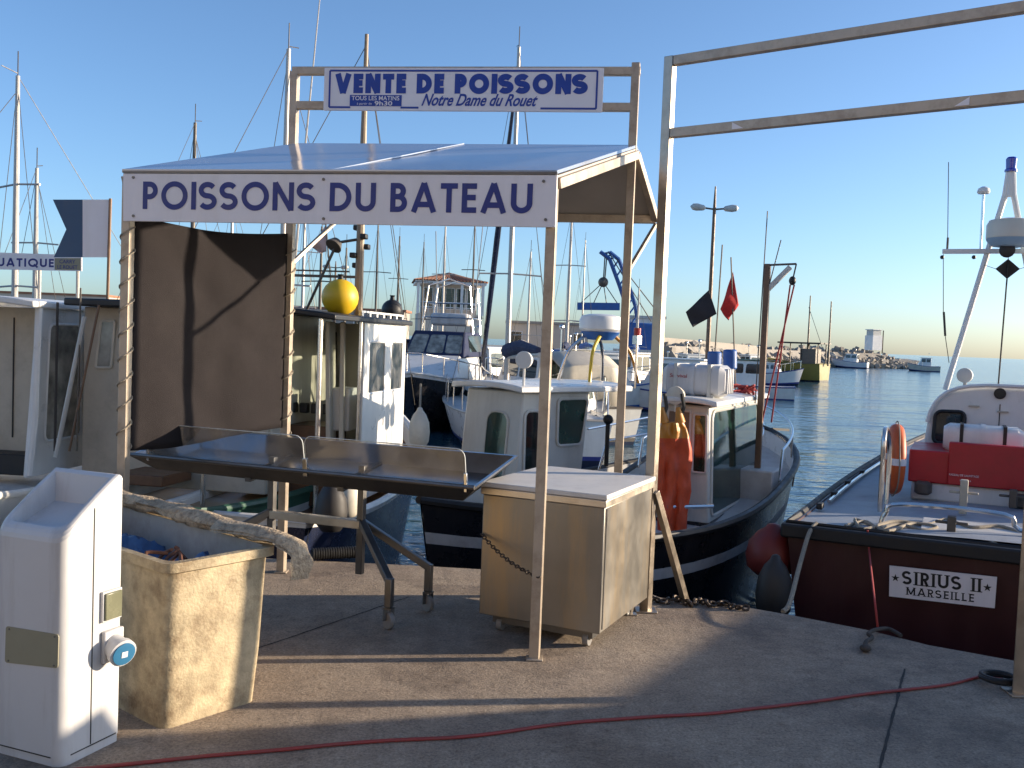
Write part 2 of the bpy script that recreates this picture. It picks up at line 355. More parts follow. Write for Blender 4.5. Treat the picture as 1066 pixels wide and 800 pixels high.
def letters(mb, txt, o, ux, uy, nn, height, width, t=.17, gap=.13, serif=False, space=.42):
    o = Ve(o); ux = Ve(ux).normalized(); uy = Ve(uy).normalized(); nn = Ve(nn).normalized()
    x = 0.; lay = []
    for c in txt:
        if c == ' ': x += space; continue
        g, w = glyph(c, t); lay.append((g, x)); x += w + gap
    sx = width / (x - gap); k = 0
    def ribbon(pl, closed, tt, off):
        p = [Ve(((a + 0) * sx, b * height, 0)) for a, b in pl]; n = len(p); L_, R_ = [], []
        for i in range(n):
            a = p[i - 1] if (i or closed) else p[i]; b = p[(i + 1) % n] if (i < n - 1 or closed) else p[i]
            d1 = (p[i] - a).normalized() if (p[i] - a).length > 1e-9 else (b - p[i]).normalized()
            d2 = (b - p[i]).normalized() if (b - p[i]).length > 1e-9 else d1
            m = Ve((-(d1 + d2).y, (d1 + d2).x, 0)).normalized(); n1 = Ve((-d1.y, d1.x, 0)); cs = max(.5, m.dot(n1))
            L_.append(p[i] + m * tt / 2 / cs); R_.append(p[i] - m * tt / 2 / cs)
        W = lambda q: o + ux * q.x + uy * q.y + nn * off
        vs = [W(q) for q in L_] + [W(q) for q in R_]
        mb.add(vs, [(i, (i + 1) % n, (i + 1) % n + n, i + n) for i in range(n if closed else n - 1)])
    for g, gx in lay:
        for pl in g:
            cl = pl[-1] == 'c'; q = [(a + gx, b) for a, b in (pl[:-1] if cl else pl)]
            ribbon(q, cl, t * height, .002 + .00012 * (k % 9)); k += 1
            if serif and not cl:
                for e in (q[0], q[-1]):
                    if e[1] in (0, 1):
                        ys = .035 if e[1] == 0 else .965
                        ribbon([(e[0] - t * 1.05, ys), (e[0] + t * 1.05, ys)], False, .07 * height, .002 + .00012 * (k % 9)); k += 1
def textmesh(mb, txt, o, ux, uy, nn, height, width=None, shear=0., bold=0., off=.0022):
    cu = bpy.data.curves.new('writing', 'FONT'); cu.body = txt; cu.size = 1; cu.shear = shear; cu.offset = bold; cu.resolution_u = 4
    ob = bpy.data.objects.new('writing', cu); COL.objects.link(ob)
    dg = bpy.context.evaluated_depsgraph_get(); me = bpy.data.meshes.new_from_object(ob.evaluated_get(dg))
    vs = [v.co.copy() for v in me.vertices]; fs = [tuple(p.vertices) for p in me.polygons]
    bpy.data.objects.remove(ob); bpy.data.curves.remove(cu); bpy.data.meshes.remove(me)
    x0 = min(v.x for v in vs); x1 = max(v.x for v in vs); sy = height / .7
    sx = (width / (x1 - x0)) if width else sy
    ux = Ve(ux).normalized(); uy = Ve(uy).normalized(); nn = Ve(nn).normalized()
    mb.add([Ve(o) + ux * (v.x - x0) * sx + uy * v.y * sy + nn * off for v in vs], fs)

def words(par, mat, txt, o, ux, uy, nn, height, width, t, gap, space):
    tot = 0.; pos = []
    for wd in txt.split(' '):
        w_ = sum(glyph(c, t)[1] + gap for c in wd) - gap; pos.append((wd, tot, w_)); tot += w_ + gap + space
    k = width / (tot - gap - space)
    for wd, x, w_ in pos: mb = MB(); letters(mb, wd, Ve(o) + Ve(ux).normalized() * x * k, ux, uy, nn, height, w_ * k, t, gap); mb.build('lettering', mat, par, True, smooth=0)
# ------------------------------------------------------------------ world, sun
SAZ, SEL = R(8.2), R(11)
w = bpy.data.worlds.new('World'); S.world = w; w.use_nodes = True
bg = w.node_tree.nodes['Background']; sk = w.node_tree.nodes.new('ShaderNodeTexSky'); sk.sky_type = 'NISHITA'; sk.sun_disc = False
sk.sun_elevation = SEL; sk.sun_rotation = PI / 2 - SAZ; sk.air_density = .76; sk.dust_density = .95; sk.ozone_density = 3.2
w.node_tree.links.new(sk.outputs[0], bg.inputs[0]); bg.inputs[1].default_value = .15
sl = bpy.data.lights.new('sun', 'SUN'); so = bpy.data.objects.new('sun', sl); COL.objects.link(so)
sd = Ve((math.cos(SEL) * math.cos(SAZ), math.cos(SEL) * math.sin(SAZ), math.sin(SEL)))
so.rotation_euler = sd.to_track_quat('Z', 'Y').to_euler(); so.location = sd * 50
sl.energy = 5.0; sl.angle = R(.55); sl.color = (1, .83, .625)
S.view_settings.view_transform = 'Standard'; S.view_settings.look = 'None'; S.view_settings.gamma = 1; S.view_settings.exposure = 0.85
S.render.engine = 'CYCLES'; S.cycles.use_denoising = True; S.cycles.max_bounces = 7; S.cycles.transparent_max_bounces = 12
S.cycles.sample_clamp_indirect = 6; S.cycles.caustics_reflective = False; S.cycles.caustics_refractive = False

# ------------------------------------------------------------------ water and quay
WZ = -.8
def water_mat():
    m = bpy.data.materials.new('sea_water'); m.use_nodes = True; nt = m.node_tree; N = nt.nodes; L = nt.links; b = N['Principled BSDF']
    b.inputs['Base Color'].default_value = (.025, .075, .115, 1); b.inputs['Roughness'].default_value = .12; b.inputs['IOR'].default_value = 1.33
    tc = N.new('ShaderNodeTexCoord'); mp = N.new('ShaderNodeMapping'); mp.inputs['Rotation'].default_value = (0, 0, R(12)); mp.inputs['Scale'].default_value = (.8, 1.5, 1)
    L.new(tc.outputs['Object'], mp.inputs['Vector']); nrm = None
    for sc, st, ds in ((.12, .3, 1.4), (.5, .3, .45), (1.9, .4, .15), (7., .35, .03)):
        n = N.new('ShaderNodeTexNoise'); n.inputs['Scale'].default_value = sc; n.inputs['Detail'].default_value = 3; L.new(mp.outputs[0], n.inputs['Vector'])
        bp = N.new('ShaderNodeBump'); bp.inputs['Strength'].default_value = st; bp.inputs['Distance'].default_value = ds
        L.new(n.outputs['Fac'], bp.inputs['Height'])
        if nrm: L.new(nrm, bp.inputs['Normal'])
        nrm = bp.outputs['Normal']
    L.new(nrm, b.inputs['Normal']); return m
MB().add([(-4000, -300, WZ), (4000, -300, WZ), (4000, 6000, WZ), (-4000, 6000, WZ)], [(0, 1, 2, 3)]).build('sea_water', water_mat(), kind='structure')

def quay_mat():
    m = bpy.data.materials.new('quay_concrete'); m.use_nodes = True; nt = m.node_tree; N = nt.nodes; L = nt.links; b = N['Principled BSDF']
    tc = N.new('ShaderNodeTexCoord')
    def noise(sc, det=6, ro=.6):
        n = N.new('ShaderNodeTexNoise'); n.inputs['Scale'].default_value = sc; n.inputs['Detail'].default_value = det; n.inputs['Roughness'].default_value = ro
        L.new(tc.outputs['Object'], n.inputs['Vector']); return n.outputs['Fac']
    def ramp(src, p0, p1, c0, c1):
        r = N.new('ShaderNodeValToRGB'); r.color_ramp.elements[0].position = p0; r.color_ramp.elements[1].position = p1
        r.color_ramp.elements[0].color = (*c0, 1); r.color_ramp.elements[1].color = (*c1, 1); L.new(src, r.inputs['Fac']); return r.outputs['Color']
    def mix(a, bb, fac, mode='MULTIPLY'):
        x = N.new('ShaderNodeMix'); x.data_type = 'RGBA'; x.blend_type = mode
        if isinstance(fac, float): x.inputs[0].default_value = fac
        else: L.new(fac, x.inputs[0])
        L.new(a, x.inputs[6]); L.new(bb, x.inputs[7]); return x.outputs[2]
    base = ramp(noise(1.1, 8, .7), .3, .72, (.245, .195, .155), (.41, .345, .275))
    sp = ramp(noise(75, 5, .8), .34, .66, (.42, .39, .36), (1.6, 1.56, 1.5)); c = mix(base, sp, .8)
    s4 = ramp(noise(9, 5, .7), .4, .66, (.8, .79, .78), (1.15, 1.13, 1.1)); c = mix(c, s4, .8)
    st = ramp(noise(.75, 7, .75), .50, .64, (1, 1, 1), (.40, .36, .33)); c = mix(c, st, .8)
    s3 = ramp(noise(22, 4, .7), .56, .66, (1, 1, 1), (.62, .58, .54)); c = mix(c, s3, .7)
    s2 = ramp(noise(4.5, 6, .7), .58, .74, (1, 1, 1), (.5, .45, .4)); c = mix(c, s2, .6)
    vo = N.new('ShaderNodeTexVoronoi'); vo.inputs['Scale'].default_value = 55; L.new(tc.outputs['Object'], vo.inputs['Vector'])
    L.new(c, b.inputs['Base Color'])
    rr = N.new('ShaderNodeMapRange'); rr.inputs['From Min'].default_value = .45; rr.inputs['From Max'].default_value = .7; rr.inputs['To Min'].default_value = .85; rr.inputs['To Max'].default_value = .5
    L.new(noise(.75, 7, .75), rr.inputs['Value']); L.new(rr.outputs[0], b.inputs['Roughness'])
    b1 = N.new('ShaderNodeBump'); b1.inputs['Strength'].default_value = .9; b1.inputs['Distance'].default_value = .012; L.new(noise(48, 6, .8), b1.inputs['Height'])
    b2 = N.new('ShaderNodeBump'); b2.inputs['Strength'].default_value = .5; b2.inputs['Distance'].default_value = .03; L.new(noise(5, 6, .65), b2.inputs['Height']); L.new(b1.outputs[0], b2.inputs['Normal'])
    L.new(b2.outputs[0], b.inputs['Normal']); return m
QE = [(-60, 7.3), (-6, 6.95), (-1.67, 6.88), (-.53, 6.83), (.72, 6.72), (1.02, 6.22), (1.3, 6.08), (1.57, 6.05), (1.81, 5.91), (2.19, 5.65), (2.43, 5.41), (2.78, 5.20), (5.0, 4.0), (30, -9.5), (30, -60), (-60, -60)]
MB().prism([(x, y, 0) for x, y in QE], (0, 0, -2.2)).build('quay', quay_mat(), kind='structure', smooth=0)
def strip(a, b, wd, z=.002, wob=.006, n=14):
    a = Ve(a); b = Ve(b); d = (b - a).normalized(); nn = Ve((-d.y, d.x, 0)); rows = []
    for i in range(n + 1):
        p = a.lerp(b, i / n) + nn * rnd.uniform(-wob, wob); p.z = z; ww = wd * rnd.uniform(.6, 1.3) / 2; rows.append([p - nn * ww, p + nn * ww])
    return rows
MB().grid(strip(G(942, 697), G(908, 830), .013, wob=.002, n=30)).build('quay_joint', 'joint', kind='structure')
MB().grid(strip(G(225, 690), G(425, 622), .009, wob=.003, n=30)).build('quay_crack', 'joint', kind='structure')

# ================================================================== FISH STALL
A = Ve((.17, 4.91, 0))
RFr, RFl = Ve((.19, 4.90, 2.49)), Ve((-2.2, 5.385, 2.49))
Rr, Rl = Y(663, 154, 6.2), Y(309, 152, 6.5)
Br = Y(683, 222, 6.65); Bl = Rl + (Br - Rr)
ex = (RFr - RFl); ex.z = 0; ex.normalize(); ef = Ve((ex.y, -ex.x, 0))          # along the front, out of the front
st = thing('fish_stall', 'steel framed open fish stall with white lettered fascia and a sign board above its roof', 'market stall', A, 0)
PW = .052
LF = Y(131, 350, 5.43); LF.z = 0
RP = Y(652, 300, 6.2); RP.z = 0; LP = Y(301, 300, 6.5); LP.z = 0
def post(p, top): 
    mb = MB(); mb.vbar(p, Ve((p.x, p.y, top)), ex, PW, PW); mb.box(Ve((p.x, p.y, .005)), (.085, .085, .01))
    mb.build('post', 'steel_frame', st, True, bevel=.003)
post(A, 2.47); post(LF, 2.47)
tR, tL = VP(666, 66, RP, ef), VP(306, 75, LP, ef)
post(RP, tR.z); post(LP, tL.z)
# roof
mb = MB(); up = Ve((0, 0, .018))
mb.prism([RFl + ef * .02, RFr + ef * .02, Rr, Rl], up); mb.prism([Rl, Rr, Br, Bl], up)
mb.build('roof_panel', 'roof_sheet', st, True, smooth=0)
mb = MB(); dn = Ve((0, 0, -.012)); o_ = Ve((0, 0, -.004))
mb.prism([RFl + o_, RFr + o_, Rr + o_, Rl + o_], dn); mb.prism([Rl + o_, Rr + o_, Br + o_, Bl + o_], dn)
mb.build('roof_lining', 'roof_under', st, True, smooth=0)
dz = Ve((0, 0, -.045))
for a, b in ((RFr, Rr), (Rr, Br), (RFl, Rl), (Rl, Bl), (Bl, Br), (Rl, Rr)):
    MB().bar(a + dz, b + dz, .04, .055).build('roof_rail', 'steel_frame', st, True, bevel=.003)
for p, q in ((RP, Br), (LP, Bl)):
    MB().bar(Ve((p.x, p.y, q.z - .45)), q + Ve((0, 0, -.08)), .022, .022).build('roof_brace', 'steel_frame', st, True)
mb = MB()
for t in (.5,): mb.bar((RFl.lerp(RFr, t)) + Ve((0, 0, .02)), Rl.lerp(Rr, t) + Ve((0, 0, .02)), .02, .006)
mb.build('roof_seam', 'roof_sheet', st, True)
# fascia
FP = RFr + ef * .045
def fas(u, v): return VP(u, v, FP, ef)
q = [fas(128, 231), fas(578, 236), fas(580, 183), fas(128, 180)]
q[0].z = q[1].z = (q[0].z + q[1].z) / 2; q[2].z = q[3].z = (q[2].z + q[3].z) / 2
fb = MB().prism(q, ef * -.018).build('fascia_board', 'white_board', st, True, bevel=.002)
mb = MB(); L0 = fas(148.5, 217.8); L1 = fas(554, 222.8); L0.z = L1.z = (L0.z + L1.z) / 2
words(fb, 'navy', 'POISSONS DU BATEAU', L0, ex, (0, 0, 1), ef, .150, (L1 - L0).length, .19, .14, .36)
mb = MB(); mb.bar(q[3] + Ve((0, 0, .008)) - ef * .01, q[2] + Ve((0, 0, .008)) - ef * .01, .03, .012); mb.build('top_trim', 'dark_steel', fb, True)
for u, v in ((139, 185), (139, 225), (337, 187), (337, 228), (566, 189), (568, 229)): MB().cyl(fas(u, v), fas(u, v) + ef * .006, .008, 8).build('bolt', 'dark_steel', fb, True)
# upper sign
ez = Ve((0, 0, 1)); er = (Rr - Rl); er.z = 0; er.normalize(); en = Ve((er.y, -er.x, 0))
SP = RP + en * .045
def sg(u, v): return VP(u, v, SP, en)
for v0, v1 in (((305, 78), (667, 71)), ((305, 115), (664, 107))):
    a = VP(*v0, RP, en); b = VP(*v1, RP, en); a.z = b.z = (a.z + b.z) / 2
    MB().bar(a, b, .05, .05).build('sign_rail', 'steel_frame', st, True, bevel=.003)
q = [sg(336.5, 118), sg(627.5, 113.5), sg(628.5, 68), sg(337.5, 73.5)]
zb = (q[0].z + q[1].z) / 2; zt = (q[2].z + q[3].z) / 2; x0 = (q[0] + q[3]) / 2; x1 = (q[1] + q[2]) / 2
def sp(f, g, off=0.): p = x0.lerp(x1, f); return Ve((p.x, p.y, lerp(zb, zt, g))) + en * off
SW = (x1 - x0).length; SH = zt - zb
sb = MB().prism([sp(0, 0), sp(1, 0), sp(1, 1), sp(0, 1)], en * -.02).build('sign_board', 'white_board', st, True, bevel=.003)
mb = MB()
def line(f0, g0, f1, g1):
    a, b = sp(f0, g0, .0015), sp(f1, g1, .0015); mb.bar(a, b, .012, .002, up=en)
for a in ((.022, .93, .978, .93), (.022, .07, .1, .07), (.285, .07, .35, .07), (.785, .07, .978, .07), (.022, .93, .022, .07), (.978, .93, .978, .07)): line(*a)
mb.build('border_line', 'navy2', sb, True, smooth=0)
words(sb, 'navy2', 'VENTE DE POISSONS', sp(.042, .40), er, ez, en, SH * .46, SW * .905, .30, .12, .42)
mb = MB(); textmesh(mb, 'Notre Dame du Rouet', sp(.36, .125), er, ez, en, SH * .27, SW * .415, .5, .022)
mb.build('lettering', 'navy2', sb, True, smooth=0)
pl = MB().prism([sp(.098, .10), sp(.288, .10), sp(.288, .36), sp(.098, .36)], en * .003).build('blue_plate', 'navy2', sb, True)
mb = MB(); textmesh(mb, 'TOUS LES MATINS', sp(.105, .235, .003), er, ez, en, SH * .10, SW * .175, 0, .012)
textmesh(mb, '9h30', sp(.19, .115, .003), er, ez, en, SH * .10, SW * .065, 0, .02); textmesh(mb, 'à partir de', sp(.125, .13, .003), er, ez, en, SH * .055, SW * .055, 0, .0)
mb.build('small_lettering', 'white_board', sb, True, smooth=0)
# hanging screen on the left side
rows = []
sv = (LP - LF); sv.z = 0; sl_ = sv.length; svn = sv.normalized(); sn = Ve((svn.y, -svn.x, 0))
for i in range(41):
    t = i / 40; row = []
    for j in range(31):
        f = j / 30; zt_ = lerp(2.27, 2.30, t) - .04 * math.sin(PI * t); zb_ = lerp(.93, .98, t) - .015 * math.sin(5 * t)
        p = LF + svn * lerp(.03, sl_ - .03, t)
        o_ = .012 * math.sin(t * 9 + f * 2) + .035 * NZ.noise(Ve((t * 2.5, f * 2, 3))) + .015 * NZ.noise(Ve((t * 5 + f * 6, f * 2, 7))) + .008 * NZ.noise(Ve((t * 8, f * 3, 9)))
        p = p + sn * (o_ * math.sin(PI * min(1, max(0, t))) ** .5 if 0 < t < 1 else p * 0) if False else p + sn * (o_ * (math.sin(PI * t) + .001))
        p.z = lerp(zb_, zt_, f); row.append(p)
    rows.append(row)
sc_ = MB().grid(rows).build('screen_cloth', 'screen', st, True, smooth=180, thick=.004)
for P, k in ((LF, 9), (LP, 9)):
    mb = MB()
    pts = [P + Ve((.04 * math.cos(2 * PI * k * i / 120), .04 * math.sin(2 * PI * k * i / 120), lerp(.95, 2.2, i / 120))) for i in range(121)]
    mb.tube(pts, .0045, 5); mb.build('lacing_cord', 'rope', sc_, True)

# ================================================================== STEEL DISPLAY TABLE
Rf, Lf = G(494, 508, .85), G(135, 473, .85)
tx = (Lf - Rf); tx.z = 0; TL = tx.length; ta = math.atan2(tx.y, tx.x)
TF = Fr((Rf.x, Rf.y, 0), ta)                     # x runs to the left end, y towards the viewer
tb = thing('display_table', 'wheeled stainless fish display table with sloping tray and clear guards', 'table', (Rf.x, Rf.y, 0), ta)
TD = .66; br = TF.at(535, 474, y=-TD); zb_ = br.z; zf = .85
mb = MB()
def rim(i, dzz): return [(i, -i, lerp(zf, zb_, i / TD) + dzz), (TL - i, -i, lerp(zf, zb_, i / TD) + dzz), (TL - i, -TD + i, lerp(zf, zb_, 1 - i / TD) + dzz), (i, -TD + i, lerp(zf, zb_, 1 - i / TD) + dzz)]
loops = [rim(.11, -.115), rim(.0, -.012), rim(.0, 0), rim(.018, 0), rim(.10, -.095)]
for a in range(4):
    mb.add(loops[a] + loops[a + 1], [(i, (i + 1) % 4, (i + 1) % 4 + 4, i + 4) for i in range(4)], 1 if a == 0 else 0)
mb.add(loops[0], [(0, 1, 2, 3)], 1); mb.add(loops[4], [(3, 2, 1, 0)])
tr = mb.build('tray', ['tray', 'tray_shade'], tb, bevel=.004)
MB().tube([rim(0, 0)[i] for i in (0, 1)], .012, 8).build('front_rim', 'dark_steel', tr)
for (a, b, c, d) in ((152, 472, 308, 444), (317, 487, 485, 464)):
    p0 = TF.at(a, b, y=.012); xr = TF.at(315 if a < 200 else 484, 490, y=.012).x
    xl = p0.x; hz = .205
    o = rquad([(xr, -.012, zf + .0), (xl, -.012, zf), (xl, .03, zf + hz), (xr, .03, zf + hz)], .22)
    o = [Ve(p) for p in o]
    gl = MB().prism(o, Ve((0, -.006, .001))).build('glass_guard', 'acrylic', tb)
    MB().tube([p + Ve((0, -.003, 0)) for p in o], .0028, 5, True).build('guard_edge', 'acrylic_edge', gl)
    mb = MB()
    for x in (xr, xl): mb.bar((x, -.012, zf - .03), (x, .002, zf + .075), .018, .018)
    mb.build('guard_clip', 'chrome', gl, bevel=.003)
cx = [TF.at(376, 545, y=-.36).x, TF.at(283, 530, y=-.36).x]
for x in cx:
    MB().bar((x, -.36, .20 if x == cx[0] else .3), (x, -.36, .86), .042, .042).build('column', 'dark_steel', tb, bevel=.004)
MB().bar((cx[0], -.36, .50), (cx[1], -.36, .50), .06, .05).build('cross_beam', 'steel', tb, bevel=.004)
MB().bar((cx[0], -.1, .76), (cx[0], -.58, .83), .04, .05).build('tray_bearer', 'dark_steel', tb); MB().bar((cx[1], -.1, .76), (cx[1], -.58, .83), .04, .05).build('tray_bearer', 'dark_steel', tb)
for x, s in ((cx[0], -1), (cx[1], 1)):
    for q_ in ((404, 655), (445, 637)):
        c = TF.at(*q_, z=0); dxx = c.x - cx[0]
        cxx = x + dxx if s < 0 else x - dxx; cy = c.y
        k = Ve((cxx, cy, .27))
        mb = MB(); mb.bar((x, -.36, .52), k, .042, .042); mb.bar(k + Ve((0, 0, .018)), (cxx, cy, .125), .042, .042)
        lg = mb.build('leg', 'dark_steel', tb, bevel=.004)
        mb = MB(); cc = Ve((cxx, cy, .05)); ax = Ve((.5, .86, 0)); mb.cyl(cc - ax * .014, cc + ax * .014, .05, 18)
        mb.build('caster_wheel', 'caster', lg, bevel=.004)
        mb = MB(); mb.box(Ve((cxx, cy, .118)), (.05, .05, .012))
        for sg_ in (-1, 1): mb.bar(cc + ax * .022 * sg_, Ve((cxx, cy, .118)) + ax * .022 * sg_, .006, .03, up=ax)
        mb.build('caster_fork', 'dark_steel', lg)

# ================================================================== STEEL CABINET
ca = R(-25); cb0 = Ve((.515, 5.04, 0)) - Ve((math.cos(ca), math.sin(ca), 0)) * .72
CF = Fr(cb0, ca)
cb = thing('steel_cabinet', 'square stainless steel cabinet on small wheels with a white slab on top', 'cabinet', cb0, ca)
CW, CD = .72, .86
mb = MB(); mb.box((CW / 2, CD / 2, .44), (CW, CD, .68)); body = mb.build('cabinet_body', 'cabinet', cb, bevel=.006)
MB().box((CW / 2, CD / 2, .80), (CW + .022, CD + .022, .04)).build('top_band', 'steel', cb, bevel=.004)
MB().box((CW / 2, CD / 2, .8355), (CW + .03, CD + .03, .028)).build('top_slab', 'slab', cb, bevel=.005)
MB().box((CW / 2, CD / 2, .075), (CW - .12, CD - .12, .05)).build('base_plate', 'dark_steel', cb)
mb = MB(); mb.bar((CW + .002, .035, .12), (CW + .002, .035, .77), .004, .012, up=(0, 1, 0)); mb.box((CW * .52, -.001, .44), (.004, .004, .66)); mb.build('panel_seam', 'dark_steel', body)
for x, y in ((.1, .09), (CW - .1, .09), (.1, CD - .09), (CW - .1, CD - .09)):
    mb = MB(); mb.cyl((x - .016, y, .042), (x + .016, y, .042), .042, 18); wh = mb.build('caster_wheel', 'wood_light' if False else 'caster', cb, bevel=.004)
    mb = MB(); mb.bar((x - .022, y, .04), (x - .022, y, .1), .004, .05); mb.bar((x + .022, y, .04), (x + .022, y, .1), .004, .05); mb.build('caster_fork', 'dark_steel', wh)
def chain(name, pts, ln, r, label, cat='chain', group=None, mat='chain'):
    mb = MB(); pts = [Ve(p) for p in pts]; d = [0]
    for a, b in zip(pts, pts[1:]): d.append(d[-1] + (b - a).length)
    n = int(d[-1] / (ln * .72)); 
    for k in range(n):
        s = d[-1] * (k + .5) / n; i = max(j for j in range(len(d) - 1) if d[j] <= s); p = pts[i].lerp(pts[i + 1], (s - d[i]) / max(1e-6, d[i + 1] - d[i])); t = (pts[i + 1] - pts[i]).normalized()
        a = t.orthogonal().normalized(); b = t.cross(a); c = a if k % 2 else b
        c = (c + .3 * (a + b) * rnd.uniform(-1, 1)).normalized(); c = (c - t * c.dot(t)).normalized()
        h = ln / 2 - r; wd = ln * .3
        lp = [p + t * (h - wd) * sgn + t * wd * math.sin(an) * 1 + c * wd * math.cos(an) for sgn, angs in ((1, (0, 45, 90, 135, 180)), (-1, (180, 225, 270, 315, 360))) for an in [R(z) for z in angs]]
        mb.tube(lp, r, 5, True)
    return mb.build(name, mat, label=label, cat=cat, group=group, loc=pts[0])
c0 = CF.w(CF.at(501, 556, y=-.012)); c1 = Ve(Y(562, 601, 4.875))
chain('chain', sag(c0, c1, .035), .032, .0038, 'dark chain drooping from the steel cabinet to the stall post')

# ================================================================== EMPTY SIGN FRAME
C0 = Ve((.882, 5.893, 0)); C1 = Ve((2.562, 4.672, 0)); fd = (C1 - C0).normalized(); fn = Ve((fd.y, -fd.x, 0))
fr = thing('empty_sign_frame', 'tall empty steel sign frame of two posts and two bare rails', 'sign frame', C0)
for p in (C0, C1):
    mb = MB(); mb.vbar(p, p + ez * 3.39, fd, .058, .058); mb.box(p + ez * .005, (.13, .13, .01)); mb.build('post', 'bright_rail', fr, True, bevel=.003)
for z in (3.362, 2.93):
    a, b = C0 + fd * .03 + ez * z, C1 - fd * .03 + ez * z
    r_ = MB().bar(a, b, .05, .055).build('rail', 'steel_frame', fr, True, bevel=.003)
for u, v in ((768, 132), (1001, 114)):
    p = VP(u, v, C0 + fn * .028, fn); p.z = 2.93; mb = MB(); mb.prism([p + fd * -.035 - ez * .02, p + fd * .035 - ez * .02, p + fd * (.035 if u > 900 else -.035) + ez * .02], fn * .002); mb.build('sticker_scrap', 'white_board', r_, True)
for a, b, w_ in ((VP(682, 512, C0, fn), G(714, 628), .04), (VP(681, 525, C0, fn), G(656, 640), .02)):
    mb = MB(); mb.bar(a, b, w_, w_); mb.box(Ve((b.x, b.y, .004)), (.08, .06, .008)); mb.build('brace', 'bright_rail', fr, True, bevel=.002)

# ================================================================== SERVICE PEDESTAL
pa = R(-21.5); pd0 = Ve((-1.615, 3.475, 0)); PF = Fr(pd0, pa)
pd = thing('service_pedestal', 'white plastic quayside service pedestal with a scooped sloping top and blue socket', 'service pedestal', pd0, pa)
PWd, PDp = .345, .285
def side(x, z): return z
mb = MB()
H0, H1 = .868, 1.075
def topz(y): t = y / PDp; return H0 + (H1 - H0) * (1.15 * t - .15 * t * t)
ys = [0, .02, .06, .10, .14, .18, .22, .26, PDp]
def arcp(cx_, cy_, r, a0, k=5): return [(cx_ + r * math.cos(R(a0 + 90 * i / k)), cy_ + r * math.sin(R(a0 + 90 * i / k))) for i in range(k + 1)]
rc_ = .045
plan = [(-PWd, PDp)] + [(-PWd, lerp(PDp, rc_, i / 6)) for i in range(1, 6)] + arcp(-PWd + rc_, rc_, rc_, 180) + arcp(-rc_, rc_, rc_, 270) + [(0, lerp(rc_, PDp, i / 6)) for i in range(1, 6)] + [(0, PDp)]
plan2 = plan; n = len(plan2)
def ins(x, y, i):
    return (-PWd / 2 + (x + PWd / 2) * (1 - i / (PWd / 2)), PDp / 2 + (y - PDp / 2) * (1 - i / (PDp / 2)))
def rec(y): t = y / PDp; return H0 - .03 + .115 * t
loops_ = [[(x, y, .03) for x, y in plan2], [(x, y, .3) for x, y in plan2], [(x, y, topz(y) - .03) for x, y in plan2]]
for i_, dz_ in ((.003, -.016), (.009, -.006), (.017, -.001), (.026, -.001), (.032, -.004)): loops_.append([(*ins(x, y, i_), topz(ins(x, y, i_)[1]) + dz_) for x, y in plan2])
loops_.append([(*ins(x, y, .042), min(topz(ins(x, y, .042)[1]) - .008, rec(ins(x, y, .042)[1]))) for x, y in plan2])
for a, b in zip(loops_, loops_[1:]): mb.add(a + b, [(i, (i + 1) % n, (i + 1) % n + n, i + n) for i in range(n)])
mb.add(loops_[-1], [tuple(range(n))])
pb = mb.build('pedestal_body', 'white_plastic', pd, smooth=50)
MB().prism([(x * .985, y * .97 + .004, 0) for x, y in plan2], (0, 0, .031)).build('plinth', 'white_plastic', pd)
mb = MB(); mb.bar((.0005, .145, .04), (.0005, .145, topz(.145) - .03), .004, .003, up=(1, 0, 0)); mb.build('seam', 'rubber', pb)
q_ = [PF.at(u, v, y=-.003) for u, v in ((5, 690), (60, 696), (61, 661), (6, 652))]
rpl = MB().prism(rquad(q_, .08), (0, .004, 0)).build('rating_plate', 'plate', pd)
for i in range(4): c = q_[i].lerp((q_[0] + q_[2]) / 2, .14); MB().cyl(c + Ve((0, .001, 0)), c - Ve((0, .002, 0)), .004, 8).build('screw', 'dark_steel', rpl)
mb = MB(); mb.box((-PWd / 2, -.0005, .035), (PWd - .09, .003, .004)); mb.box((.0005, PDp / 2 + .02, .035), (.003, PDp - .06, .004)); mb.build('base_seam', 'rubber', pb)
c = PF.at(117, 630, x=.012)
mb = MB(); mb.box(c, (.02, .085, .105)); fl_ = mb.build('flap_cover', 'flap', pd, bevel=.004)
mb = MB(); mb.box(c + Ve((-.006, 0, 0)), (.014, .10, .12)); mb.build('flap_frame', 'white_plastic', fl_, bevel=.003)
c = PF.at(115, 671, x=.0)
mb = MB(); mb.box(c + Ve((.01, 0, 0)), (.022, .10, .125)); s0 = mb.build('socket_base', 'white_plastic', pd, bevel=.006)
dirs = Ve((.93, -.28, -.22)).normalized(); a = c + Ve((.015, 0, .0))
mb = MB(); mb.lathe([(.045, 0), (.047, .05), (.054, .052), (.054, .075), (.047, .078)], a, dirs, 24); mb.build('socket_barrel', 'white_plastic', s0)
mb = MB(); mb.lathe([(.045, .074), (.045, .083), (.03, .085)], a, dirs, 24); mb.build('socket_lid', 'socket_blue', s0)
mb = MB(); b_ = a + dirs * .0855; t1 = dirs.cross(ez).normalized(); t2 = t1.cross(dirs); mb.prism([b_ + t1 * -.012 + t2 * -.012, b_ + t1 * .012 + t2 * -.012, b_ + t1 * .012 + t2 * .012, b_ + t1 * -.012 + t2 * .012], dirs * .001); mb.build('socket_mark', 'white_board', s0)

